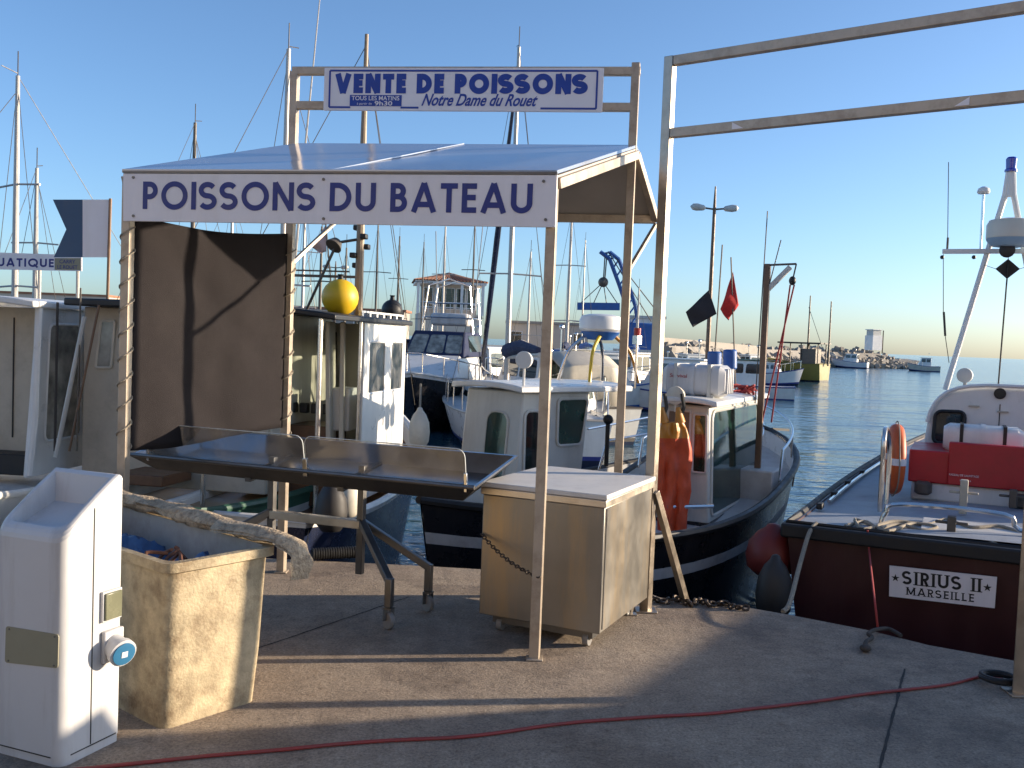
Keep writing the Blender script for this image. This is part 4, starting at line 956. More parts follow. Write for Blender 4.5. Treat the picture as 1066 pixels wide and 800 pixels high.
px_ = (pl0[1] - pl0[0]).normalized(); py_ = (pl0[3] - pl0[0]).normalized(); pw = (pl0[1] - pl0[0]).length; ph = (pl0[3] - pl0[0]).length; pn = Ve((-1, 0, 0))
mb = MB(); letters(mb, 'SIRIUS II', pl0[0] + px_ * pw * .13 + py_ * ph * .45, px_, py_, pn, ph * .43, pw * .74, .185, .22, True, .5)
mb.build('lettering', 'black', np_, smooth=0); mb = MB()
letters(mb, 'MARSEILLE', pl0[0] + px_ * pw * .17 + py_ * ph * .12, px_, py_, pn, ph * .25, pw * .64, .17, .25, True)
mb.build('lettering', 'black', np_, smooth=0)
for f in (.06, .93):
    mb = MB(); c = pl0[0] + px_ * pw * f + py_ * ph * .62 + pn * .003
    mb.add([c + px_ * (ph * (.13 if i % 2 == 0 else .05)) * math.sin(PI * i / 5) + py_ * (ph * (.13 if i % 2 == 0 else .05)) * math.cos(PI * i / 5) for i in range(10)], [tuple(range(10))]); mb.build('star_mark', 'black', np_, smooth=0)
# deckhouse base, red box, cabin
zd = 1.165
bxp = sf.at(945, 500, x=2.24); y1 = sf.at(945, 500, x=2.24).y; yR = -1.35
zR0, zR1 = sf.at(1000, 506, x=2.24).z, sf.at(1000, 472, x=2.24).z
MB().box((2.7, (y1 + yR) / 2, (zd + zR0) / 2 - .02), (.88, y1 - yR - .06, zR0 - zd + .04)).build('locker_base', 'white_gel', sb_, bevel=.02)
lk = MB().box((2.7, (y1 + yR) / 2, (zR0 + zR1) / 2), (.92, y1 - yR, zR1 - zR0)).build('red_locker', 'red_paint', sb_, bevel=.012)
cmid = sf.at(1020, 490, x=2.23)
MB().box((2.26, cmid.y - .1, (zR0 + zR1) / 2 + .05), (.1, .72, zR1 - zR0 + .09)).build('hatch_panel', 'red_paint', lk, bevel=.01)
mb = MB(); textmesh(mb, 'RADEAU DE SAUVETAGE', sf.at(988, 495, x=2.205), (0, -1, 0), (0, 0, 1), (-1, 0, 0), .018, .24); textmesh(mb, 'SNSM', sf.at(999, 501, x=2.205), (0, -1, 0), (0, 0, 1), (-1, 0, 0), .012, .09); mb.build('lettering', 'white_board', lk)
raft('white ribbed life raft canister strapped on the red locker of the rescue boat', sf.w(Ve((2.62, (sf.at(988, 455, x=2.4).y + sf.at(1060, 455, x=2.4).y) / 2, zR1 + .11))), R(65 - 90), .66, .16, 'white_gel')
xc = 3.4
yL0 = sf.at(961, 470, x=xc).y; yL1 = sf.at(974, 405, x=xc).y; ztop = sf.at(1000, 401, x=xc).z; yc = yL0 - 1.18
prof = []
for i in range(21):
    t = i / 20; a = PI * t
    prof.append((yc + (yL0 - yc) * math.copysign(abs(math.cos(a)) ** .35, math.cos(a)), zd - .05 + (ztop - zd + .05) * (math.sin(a)) ** .42))
mb = MB(); P0 = [Ve((xc, y, z)) for y, z in prof]; P1 = [Ve((xc + 1.9, yc + (y - yc) * .93, z - .02)) for y, z in prof]; P2 = [Ve((xc + 2.9, yc + (y - yc) * .8, zd - .05 + (z - zd + .05) * .35)) for y, z in prof]
k = len(prof); mb.add(P0 + P1 + P2, [tuple(range(k)), tuple(reversed(range(2 * k, 3 * k)))] + [(r_ * k + i, r_ * k + i + 1, (r_ + 1) * k + i + 1, (r_ + 1) * k + i) for r_ in (0, 1) for i in range(k - 1)])
cbs = mb.build('cabin', 'white_gel', sb_, smooth=40, bevel=.03)
window(cbs, [sf.at(u, v, x=xc - .004) for u, v in ((971, 461), (1002, 462), (1005, 429), (974, 428))], 'glass', 'black', .22, .02, out=(-1, 0, 0))
c = sf.at(1041, 410, x=xc - .01); mb = MB(); mb.lathe([(.055, 0), (.055, .012), (.045, .014)], c, (-1, 0, 0), 20); mb.build('vent', 'black', cbs)
for u, v in ((1014, 423), (1044, 429)):
    c = sf.at(u, v, x=xc - .006); mb = MB(); mb.bar(c + Ve((-.012, .05, 0)), c + Ve((-.012, -.05, 0)), .02, .018); o = mb.build('handle', 'beige', cbs, bevel=.004)
mb = MB(); c = sf.at(1040, 440, x=xc - .004); mb.bar(c + Ve((0, 0, .18)), c - Ve((0, 0, .25)), .006, .008); mb.build('door_seam', 'rubber', cbs)
MB().tube([Ve((xc - .02, y, z + .015)) for y, z in prof[2:-2]], .02, 7).build('roof_lip', 'white_gel', cbs)
# searchlight on the roof
c = sf.at(1005, 391, x=xc + .2); mb = MB(); mb.lathe([(.02, -.06), (.06, -.05), (.075, 0), (.075, .05), (.065, .055)], c, (-1, .2, 0), 18); mb.cyl(c - Ve((0, 0, .06)), (c.x, c.y, ztop - .05), .018, 8); mb.build('searchlight', 'grey_gel', sb_)
# A-frame mast
xm = 4.1
def sm(u, v): return sf.at(u, v, x=xm)
ap = sm(1052, 185); la = sm(984, 408); la.z = ztop - .08; ra_ = Ve((xm, 2 * ap.y - la.y, la.z)); zc = sm(1040, 262).z; zrd = sm(1050, 255).z
ma = MB()
for q in (la, ra_): ma.tube([q, Ve((xm, lerp(q.y, ap.y, .92), lerp(q.z, ap.z, .92))), Ve((xm, ap.y + (.02 if q is la else -.02), ap.z + .05))], .03, 9)
mo = ma.build('mast_frame', 'white_gel', sb_)
MB().cyl(ap - Ve((0, 0, .2)), ap + Ve((0, 0, .06)), .035, 12).build('mast_head', 'white_gel', mo)
mb = MB(); bb = Ve((xm, ap.y, ap.z + .06)); mb.lathe([(.062, 0), (.062, .02), (.05, .03), (.055, .13), (.04, .15), (.01, .155)], bb, n=18); mb.build('blue_beacon', 'blue_lamp', mo)
yl = sm(981, 262).y; mb = MB(); mb.bar((xm - .02, yl, zc), (xm - .02, 2 * ap.y - yl, zc), .045, .05); mb.build('cross_bar', 'white_gel', mo, bevel=.006)
rr_ = Ve((xm - .25, ap.y - .02, zc + .04)); mb = MB(); mb.lathe([(.2, .04), (.225, .07), (.225, .20), (.2, .25), (.1, .27), (.01, .275)], rr_, n=28); rdo = mb.build('radome', 'cream_gel', mo); mb = MB(); mb.lathe([(.06, -.03), (.17, -.01), (.215, .04), (.222, .065)], rr_, n=24); mb.build('radome_base', 'pale_blue', rdo)
mb = MB(); mb.lathe([(.05, 0), (.075, .01), (.075, .04), (.05, .05)], Ve((xm - .3, ap.y, zc - .02)), (-1, 0, 0), 16); mb.build('horn', 'black', mo)
g = sm(1024, 200); mb = MB(); mb.cyl(Ve((xm, sm(1021, 255).y, zc)), g, .013, 8); go_ = mb.build('aerial_pole', 'chrome', mo); mb = MB(); mb.lathe([(.055, -.02), (.065, .0), (.055, .035), (.02, .055)], g, n=16); mb.build('gps_dome', 'white_gel', go_)
a = Ve((xm, sm(986, 262).y, zc)); mb = MB(); mb.tube([a, a + Ve((0, 0, .15))], .012, 7); mb.tube([a + Ve((0, 0, .1)), sm(987.5, 169)], .0045, 5); mb.build('whip_aerial', 'mast_dark', mo)
mb = MB(); mb.tube([sm(982, 265), sm(982, 330), sm(984, 350), sm(988, 378)], .004, 5); mb.tube([sm(982.5, 325), sm(984, 350)], .013, 6); mb.build('hanging_line', 'rope_dark', mo)
for u in (981, 1014): mb = MB(); mb.sph(Ve((xm, sm(u, 265).y, zc - .06)), .022, 8); mb.build('deck_lamp', 'black', mo)
dm = sm(1048.5, 281); dm.x -= .1
ds = thing('day_shape', 'black diamond day shape hanging below the rescue boat mast cross bar', 'day shape', sf.w(dm), R(65))
mb = MB(); 
for ax in ((0, 1, 0), (1, 0, 0)):
    A_ = Ve(ax) * .115; Z_ = Ve((0, 0, .105)); nrm = Ve((ax[1], ax[0], 0)) * .003
    mb.prism([A_ - nrm, Z_ - nrm, -A_ - nrm, -Z_ - nrm], nrm * 2)
mb.build('diamond', 'black', ds)
mb = MB(); mb.tube([Ve((0, 0, .1)), Ve((0, 0, zc - dm.z))], .004, 5); mb.tube([Ve((0, 0, -.1)), Ve((0, .02, ztop - dm.z - .03))], .008, 6); mb.tube([Ve((0, .11, 0)), Ve((0, .22, .04))], .003, 5); mb.tube([Ve((0, -.11, 0)), Ve((0, -.22, .04))], .003, 5); mb.build('halyard', 'rope_dark', ds)
# lifebuoy on its tube stand
lx = 2.1; lb = sf.at(931.5, 478, x=lx)
lt = thing('lifebuoy', 'orange lifebuoy seen edge on at the rail of the rescue boat', 'lifebuoy', sf.w(lb), R(65)); ax = Ve((.86, 1, 0)) if False else Ve((-.18, 1, 0))
mb = MB(); mb.torus((0, 0, 0), .26, .062, ax, 36, 14); lo = mb.build('buoy_ring', 'orange', lt, smooth=80)
x_ = ax.normalized().orthogonal().normalized(); y_ = ax.normalized().cross(x_)
for k in range(4):
    a = PI / 4 + PI / 2 * k; c = (x_ * math.cos(a) + y_ * math.sin(a)) * .26; mb = MB(); tdir = (-x_ * math.sin(a) + y_ * math.cos(a)); mb.cyl(c - tdir * .03, c + tdir * .03, .065, 14); mb.build('reflective_band', 'white_board', lo)
mb = MB(); mb.tube([(x_ * math.cos(t * .2) + y_ * math.sin(t * .2)) * (.34 + .02 * math.sin(t * .8)) for t in range(32)], .006, 5, True); mb.build('grab_line', 'rope', lo)
def srail(pts, r=.02, name='rail'): return MB().tube(smoothpath(pts, 5), r, 8).build(name, 'chrome', sb_)
q0 = sf.at(916, 533, z=zd); q1 = Ve((q0.x, q0.y, zd + .62)); q2 = Ve((q0.x + .25, q0.y - .0, zd + .66)); q3 = Ve((q0.x + .45, q0.y - .02, zd))
srail([q0, q0 + Ve((0, 0, .3)), q1, q2, q3 + Ve((0, 0, .5)), q3], .02, 'buoy_stand')
e0 = sf.at(917, 545, z=zd); e1 = sf.at(938, 523, x=e0.x + .03); e2 = sf.at(1046, 528, x=e0.x + .02); e3 = Ve((e0.x, -1.0, zd))
srail([e0, e0 + Ve((.0, -.03, .08)), Ve((e0.x, e1.y, zd + .16)), Ve((e0.x, e2.y, zd + .16)), Ve((e0.x, e2.y - .2, zd + .04)), Ve((e0.x, -1.1, zd + .02))], .018, 'towing_rail')
for u, v, hh in ((1002, 535, .28), (990, 556, .13), (1054, 529, .16)):
    p = sf.at(u, v, z=zd); mb = MB(); mb.bar(p, p + Ve((0, 0, hh)), .075, .06); mb.bar(p + Ve((0, .11, hh * .62)), p + Ve((0, -.11, hh * .62)), .022, .022); mb.build('mooring_bitt', 'mast_dark' if hh < .2 else 'beige', sb_, bevel=.008)
mb = MB(); c = sf.at(961, 508, x=2.2); mb.lathe([(.05, -.02), (.075, 0), (.075, .08), (.05, .1)], c + Ve((0, 0, -.04)), n=14); mb.build('deck_light', 'mast_dark', sb_)
mb = MB(); c = sf.at(1064, 522, x=2.2); mb.lathe([(.05, -.02), (.075, 0), (.075, .08), (.05, .1)], c + Ve((0, 0, -.04)), n=14); mb.build('deck_light', 'mast_dark', sb_)
p0 = sf.at(875, 530, z=zd + .004); mb = MB(); mb.box((.55, .35, zd + .012), (.7, 1.1, .012)); mb.build('deck_hatch', 'deck_white', sb_, bevel=.004)
for sd_, t0, t1 in ((1, .14, .5),):
    mb = MB(); mb.tube([hs.P(lerp(t0, t1, i / 10), 1, 1, .12) + Ve((0, 0, .02)) for i in range(11)], .018, 7); mb.build('toe_rail', 'chrome', sb_)
    for i in range(4): p = hs.P(.1 + i * .09, 1, 1, .1) + Ve((0, 0, .03)); mb = MB(); mb.box(p, (.14, .05, .05)); mb.build('fairlead', 'rubber', sb_, bevel=.01)
hp = [sf.at(u, v, z=zd + .015 + .006 * (i % 4)) for i, (u, v) in enumerate([(880, 548), (900, 543), (915, 550), (935, 546), (960, 552), (975, 549), (950, 545), (925, 553), (905, 546), (890, 541), (900, 551), (930, 543), (965, 546), (985, 541), (1010, 549), (1040, 548), (1066, 556)])]
MB().tube([sf.w(p) for p in smoothpath(hp, 6)], .013, 6).build('mooring_rope', 'rope', label='pale rope lying in loose loops across the rescue boat stern deck', cat='rope', loc=sf.w(hp[0]))
a = sf.w(sf.at(850, 545, z=zd + .03)); MB().tube(smoothpath([a, sf.w(sf.at(842, 556, x=-.12)), Y(832, 590, 6.6), Y(822, 628, 6.1), G(815, 637, .0)], 6), .016, 7).build('mooring_rope', 'rope', label='grey mooring rope running from the red stern down the quay side', cat='rope', loc=a)
a = sf.w(sf.at(903, 552, z=zd + .03)); MB().tube(smoothpath([a, sf.w(sf.at(905, 575, x=-.12)), Y(910, 620, 5.75), G(914, 655, .01)], 6), .007, 6).build('mooring_line', 'rope_red', label='thin red line hanging from the red stern to the quay', cat='rope', loc=a)

# ------------------------------------------------------------------ fishing boat with the yellow buoy (behind the screen)
b4, f4 = boat('fishing_boat', 'fishing boat with dark roofed open wheelhouse and bright white side wall, behind the screen', (-2.28, 7.7), 80)
h4 = Hull(4.5, 1.75, .95, .95, 1.5, tr=.8, rake=.5, full=2.4)
h4.build(b4, [.95], ['navy_hull', 'white_gel', 'white_gel'], deck='wood', gun='white_gel', bul=.2)
hw = -f4.at(380, 400, x=1.6).y
xa = f4.at(378, 400, y=-hw).x; xb = f4.at(421, 400, y=-hw).x; zr = f4.at(378, 336, y=-hw).z; zq = .85
def z4(v): return f4.at(400, v, y=-hw).z
def x4(u): return f4.at(u, 400, y=-hw).x
wy_ = -hw + .025; wz0, wz1 = z4(408), z4(356); xs_ = [xa, x4(383), x4(400), x4(406), x4(418), xb]
mb = MB(); mb.box(((xa + xb) / 2, wy_, (zq + wz0) / 2), (xb - xa, .05, wz0 - zq)); mb.box(((xa + xb) / 2, wy_, (zr + wz1) / 2), (xb - xa, .05, zr - wz1))
for a, b in ((0, 1), (2, 3), (4, 5)): mb.box(((xs_[a] + xs_[b]) / 2, wy_, (wz0 + wz1) / 2), (xs_[b] - xs_[a], .05, wz1 - wz0))
wl = mb.build('side_wall', 'white_gel', b4)
for a, b in ((1, 2), (3, 4)): window(wl, [(xs_[a], -hw + .012, wz0), (xs_[b], -hw + .012, wz0), (xs_[b], -hw + .012, wz1), (xs_[a], -hw + .012, wz1)], 'clear_window', 'white_gel', .08, .014, out=(0, -1, 0))
mb = MB(); mb.box(((xa + xb) / 2, hw - .025, (zq + zr) / 2), (xb - xa, .05, zr - zq)); mb.build('side_wall', 'cream_gel', b4)
ho = [f4.at(u, v, x=xb - .02) for u, v in ((299, 377), (331, 343))]; hy0, hy1 = sorted((ho[0].y, ho[1].y)); hz0, hz1 = sorted((ho[0].z, ho[1].z)); wy = hw - .05
mb = MB(); mb.box((xb - .02, 0, (zq + hz0) / 2), (.04, wy * 2, hz0 - zq)); mb.box((xb - .02, 0, (zr + hz1) / 2), (.04, wy * 2, zr - hz1))
mb.box((xb - .02, (-wy + hy0) / 2, (hz0 + hz1) / 2), (.04, hy0 + wy, hz1 - hz0)); mb.box((xb - .02, (wy + hy1) / 2, (hz0 + hz1) / 2), (.04, wy - hy1, hz1 - hz0)); fw = mb.build('front_wall', 'cream_gel', b4)
window(fw, [(xb - .02, hy0, hz0), (xb - .02, hy1, hz0), (xb - .02, hy1, hz1), (xb - .02, hy0, hz1)], 'clear_window', 'cream_gel', .05, .014, out=(-1, 0, 0))
window(fw, [f4.at(u, v, x=xb - .045) for u, v in ((337, 380), (352, 380), (352, 345), (337, 344))], 'glass', 'cream_gel', .08, .014, out=(-1, 0, 0))
xh = f4.at(345, 400, x=xa).x
px0 = f4.at(340, 400, x=xa + .15); mb = MB(); mb.bar(Ve((xa + .15, px0.y - .08, zq)), Ve((xa + .15, px0.y - .02, zr)), .16, .05); mb.bar(Ve((xa + .12, px0.y - .19, zq)), Ve((xa + .12, px0.y - .16, zr)), .04, .05); mb.build('door_panel', 'cream_gel', b4, bevel=.01)
p = f4.at(360, 415, x=xa + .3); mb = MB(); mb.box((p.x, p.y, p.z - .1), (.3, .18, .42)); wb = mb.build('console', 'white_gel', b4, bevel=.015)
p = f4.at(315, 430, x=xa + .35); mb = MB(); mb.box((p.x, p.y, (p.z + zq) / 2 - .1), (.5, .75, p.z - zq)); mb.build('locker', 'wood', b4, bevel=.01)
mb = MB()
for i in range(6): mb.box((p.x - .1, p.y + .3 - i * .12, p.z + .06), (.08, .08, .1))
mb.build('bottle_rack', 'black', b4, bevel=.01)
pp = f4.at(335, 400, x=xa - .9)
rf = roofslab(b4, xa - .95, xb + .05, hw + .06, zr, .05, 'black', 'roof', .05)
pp = f4.at(332, 400, x=xa - .85)
for yy in (pp.y, hw - .05): mb = MB(); mb.cyl((xa - .85, yy, .7), (xa - .85, yy, zr + .01), .022, 10); mb.build('roof_post', 'chrome', b4)
mb = MB(); mb.cyl((xa + .0, f4.at(374, 400, x=xa).y, .8), (xa, f4.at(374, 400, x=xa).y, zr + .01), .02, 10); mb.build('roof_post', 'chrome', b4)
mb = MB(); zt4 = zr + .05
mb.box(((xa + xb) / 2, -hw + .05, zt4 + .055), (xb - xa, .03, .02)); 
for i in range(7): mb.box((lerp(xa + .03, xb - .03, i / 6), -hw + .05, zt4 + .02), (.05, .035, .06))
mb.build('roof_rail', 'white_gel', b4)
mp = f4.at(373, 320, x=xa + .1); mt_ = f4.at(379, 36, x=xa + .1)
mb = MB(); mb.tube([Ve((xa + .1, mp.y, zt4)), Ve((xa + .1, mp.y, lerp(zt4, mt_.z, .5))), Ve((xa + .1, mp.y, mt_.z))], [.045, .035, .018], 10); m4 = mb.build('mast', 'mast_tan', b4)
mb = MB(); lpz = f4.at(352, 253, x=xa).z; lpy = f4.at(350, 253, x=xa).y; mb.tube([Ve((xa, f4.at(318, 320, x=xa).y, zt4 + .03)), Ve((xa, lpy, lpz - .02))], .014, 7); mb.tube([Ve((xa, lpy, lpz)), Ve((xa + .1, mp.y, lpz + .05))], .014, 7); mb.build('mast_strut', 'mast_dark', m4)
mb = MB(); mb.lathe([(.02, -.03), (.05, -.02), (.085, .05), (.08, .055)], Ve((xa, lpy, lpz)), (-.6, .3, -.7), 16); mb.build('work_lamp', 'mast_dark', m4)
mb = MB()
for k in range(6): mb.box(Ve((xa + .1 + .04 * (-1) ** k, mp.y + .05 * (-1) ** (k // 2), lerp(lpz - .2, lpz + .25, k / 5))), (.08, .06, .05))
mb.build('mast_fittings', 'black', m4, bevel=.01)
mb = MB(); mb.tube([f4.at(303, 318, x=xa + .2), f4.at(318, 150, x=xa + .2), f4.at(334, -12, x=xa + .2)], [.014, .01, .005], 6); mb.build('whip_aerial', 'mast_alu', b4)
mb = MB(); zs_ = f4.at(370, 288, x=xa).z; mb.bar((xa + .1, mp.y + 1.05, zs_), (xa + .1, mp.y, zs_), .025, .025); mb.bar((xa + .1, mp.y + .7, zs_ + .05), (xa + .1, mp.y + .1, zs_ + .05), .015, .015); mb.build('yard', 'mast_dark', m4)
mb = MB()
for e in (Ve((xb + 2.6, 0, 1.5)), Ve((xa - .5, hw, zt4)), Ve((xb, -hw, zt4))): mb.tube([Ve((xa + .1, mp.y, mt_.z - .1)), e], .004, 5)
mb.build('stay', 'mast_dark', m4)
yb_ = f4.at(354, 313, x=xa - .2)
def ball(label, c, r, mat): 
    t = thing('buoy', label, 'buoy', c, 0); MB().sph((0, 0, 0), r, 26).build('buoy_ball', mat, t, smooth=80); MB().lathe([(.03, 0), (.022, .03), (.03, .05)], (0, 0, r * .96), n=10).build('buoy_eye', 'black', t)
ball('bright yellow round buoy on the roof of the boat behind the screen', f4.w(Ve((xa - .2, yb_.y, zt4 + .172))), .172, 'yellow')
p = f4.at(408, 325, x=xb - .05); ball('black round buoy on the roof end of the bright white wheelhouse', f4.w(p + Ve((0, 0, .02))), .115, 'black')
# pennants on flagstaffs
def flag(name, label, mat, base, top, pts, y, cat='flag', pm='mast_dark', pr=.008, group=None):
    b = Y(*base, y); t = thing(name, label, cat, b, 0, group); MB().tube([b, Y(*top, y)], pr, 6).build('flag_staff', pm, t, True)
    a0, a1, b1, b0 = [Y(u, v, y) for u, v in pts]; rows = []
    for i in range(15):
        s = i / 14; row = []
        for j in range(9):
            f = j / 8; p = a0.lerp(a1, s).lerp(b0.lerp(b1, s), f); p.y += .05 * (a1 - a0).length * (math.sin(s * 7 + f * 3) * 1.6 * s + .6 * math.sin(f * 6 + s * 4) * s); row.append(p)
        rows.append(row)
    MB().grid(rows).build('flag_cloth', mat, t, True, smooth=180, thick=.002); return t
flag('pennant', 'faded pink and white pennant on the rigging above the yellow buoy', 'flag_pale', (345, 300), (339, 232), ((340, 233), (324, 257), (333, 264), (340, 262)), 9.6)
fk = flag('marker_flag', 'black square marker flag on a leaning staff', 'flag_black', (741, 415), (752, 255), ((738, 302), (714, 325), (721, 341), (746, 327)), 10.4)
MB().cyl(Y(743, 390, 10.4), Y(744, 366, 10.4), .075, 14).build('marker_float', 'blue_paint', fk, True, bevel=.02)
fk = flag('marker_flag', 'drooping red marker flag on a staff with a blue float', 'flag_red', (766, 410), (761, 268), ((763, 283), (750, 322), (758, 334), (769, 318)), 10.6)
MB().cyl(Y(760, 385, 10.6), Y(760, 364, 10.6), .075, 14).build('marker_float', 'blue_paint', fk, True, bevel=.02)
mb = MB(); q = random.Random(3)
pts = [Y(772 + q.uniform(-14, 16), 409 + q.uniform(-9, 5), 10.2 + q.uniform(-.2, .2)) for _ in range(34)]
mb.tube(smoothpath(pts, 5), .012, 5); mb.build('net_heap', 'rope_red', label='heap of red and pink net rope behind the life raft', cat='net', loc=pts[0])

# ------------------------------------------------------------------ boats at the left edge
def wall(par, c, d, mat, name, bevel=.01): return MB().box(c, d).build(name, mat, par, bevel=bevel)
b1, f1 = boat('cabin_boat', 'white cabin boat with open beige cockpit and curtained side window at the far left edge', (-5.35, 7.9), 84)
h1 = Hull(7.5, 2.5, 1.0, 1.0, 1.5, tr=.9, rake=.8, full=2.5)
h1.build(b1, [.62], ['navy_hull', 'white_gel', 'white_gel'], deck='deck_white', gun='white_gel', bul=.1)
hw = -f1.at(62, 400, x=1.6).y; xa = f1.at(38, 420, y=-hw).x; xb = xa + 1.9; zr = f1.at(30, 320, y=-hw).z
q_ = [(xa - .12, .98), (xb + .1, .98), (xb - .25, zr), (xa + .05, zr)]
MB().prism([Ve((x, hw - .05, z)) for x, z in q_], (0, .05, 0)).build('cabin_wall', 'white_gel', b1, bevel=.012)
wl = MB().prism([Ve((x, -hw, z)) for x, z in q_], (0, .05, 0)).build('cabin_wall', 'white_gel', b1, bevel=.012)
window(wl, [(xa + .12, -hw - .003, 1.3), (xa + .75, -hw - .003, 1.3), (xa + .72, -hw - .003, zr - .15), (xa + .18, -hw - .003, zr - .15)], 'glass_pale', 'white_gel', .12, .014, out=(0, -1, 0))
window(wl, [(xa + .85, -hw - .003, 1.3), (xa + 1.6, -hw - .003, 1.3), (xa + 1.45, -hw - .003, zr - .15), (xa + .82, -hw - .003, zr - .15)], 'glass_pale', 'white_gel', .12, .014, out=(0, -1, 0))
wall(b1, (xa + .35, -.1 + .1, (1.15 + zr) / 2), (.05, hw * 2 - .1, zr - 1.15), 'beige', 'bulkhead')
mb = MB(); yy = f1.at(14, 380, x=xa + .32).y; mb.bar((xa + .32, yy, 1.3), (xa + .32, yy, zr - .1), .012, .01); mb.build('door_seam', 'black', b1)
wall(b1, (xa + .3, 0, 1.07), (.5, hw * 2 - .12, .2), 'black', 'cockpit_bench')
roofslab(b1, xa - .15, xb - .1, hw + .05, zr, .06, 'white_gel', 'roof', .05)
MB().tube([(xa - .1, -hw, 1.0), (xa - .04, -hw - .01, 1.5), (xa + .02, -hw, zr)], .035, 8).build('corner_post', 'white_gel', b1)
h1.rail(b1, .55, .97, .5, .014)
b2, f2 = boat('fishing_boat', 'weathered cream fishing boat with black roof and wooden deck between stall post and cabin boat', (-3.1, 7.75), 78)
h2 = Hull(6.0, 1.7, .98, .98, 1.45, tr=.8, rake=.5, full=2.4)
h2.build(b2, [.55, .9], ['green_paint', 'grey_gel', 'green_trim', 'grey_gel'], deck='wood_light', gun='green_trim', bul=.12)
xa = 1.35; yl = f2.at(86, 400, x=xa).y; yr = min(-.55, f2.at(150, 400, x=xa).y); zr = f2.at(105, 320, x=xa).z
bk = wall(b2, (xa + .03, (yl + yr) / 2, (.9 + zr) / 2), (.05, abs(yl - yr), zr - .9), 'beige', 'cabin_wall')
window(bk, [f2.at(u, v, x=xa) for u, v in ((100, 383), (116, 383), (120, 334), (106, 334))], 'glass_pale', 'cream_gel', .15, .014, out=(-1, 0, 0))
for yy in (yl, yr): wall(b2, (xa + .75, yy, (.9 + zr) / 2), (1.4, .05, zr - .9), 'cream_gel', 'side_wall')
MB().box((xa + .65, (yl + yr) / 2, zr + .04), (1.75, abs(yl - yr) + .12, .07)).build('roof', 'black', b2, bevel=.015)
MB().box((xa - .3, (yl + yr) / 2, 1.05), (.5, .5, .1)).build('hatch', 'wood', b2, bevel=.01)
for (u0, v0, u1, v1, r_, mt) in ((58, 476, 88, 330, .022, 'grey_gel'), (72, 470, 103, 318, .012, 'mast_brown'), (80, 470, 84, 300, .008, 'mast_dark'), (57, 470, 60, 315, .012, 'rope_dark')):
    MB().tube([f2.at(u0, v0, x=xa - .35), f2.at(u1, v1, x=xa - .3)], r_, 7).build('rigging_pole', mt, b2)
# dive flag board standing on that boat's roof
fb_ = f2.w(Ve((xa + .2, f2.at(112, 310, x=xa + .2).y, zr + .07))); yF = fb_.y
df = thing('dive_flag', 'rigid white and blue swallowtail dive flag on a thin pole left of the screen', 'flag', fb_)
top = Y(115, 207, yF); MB().tube([fb_, top], .016, 8).build('flag_pole', 'mast_brown', df, True)
def fq(u, v, d=0.): p = Y(u, v, yF); p.y += d; return p
MB().prism([fq(86, 208), fq(113.5, 208), fq(114, 268), fq(86, 268)], (0, .012, 0)).build('white_half', 'white_board', df, True)
MB().prism([fq(55, 208), fq(86, 208), fq(86, 268), fq(56, 268), fq(69, 239)], (0, .012, 0)).build('blue_half', 'flag_blue', df, True)
# green dinghy
b3, f3 = boat('dinghy', 'small pale green dinghy floating in the shade behind the table', (-2.0, 8.1), 172)
h3 = Hull(2.4, 1.1, .52, .48, .62, tr=.8, rake=.3)
h3.build(b3, [.55], ['black_hull', 'green_paint', 'green_paint'], deck='green_trim', gun='green_trim', bul=.18, gr=.025)
for x in (.7, 1.4): wall(b3, (x, 0, .4), (.2, .85, .03), 'wood_light', 'thwart')

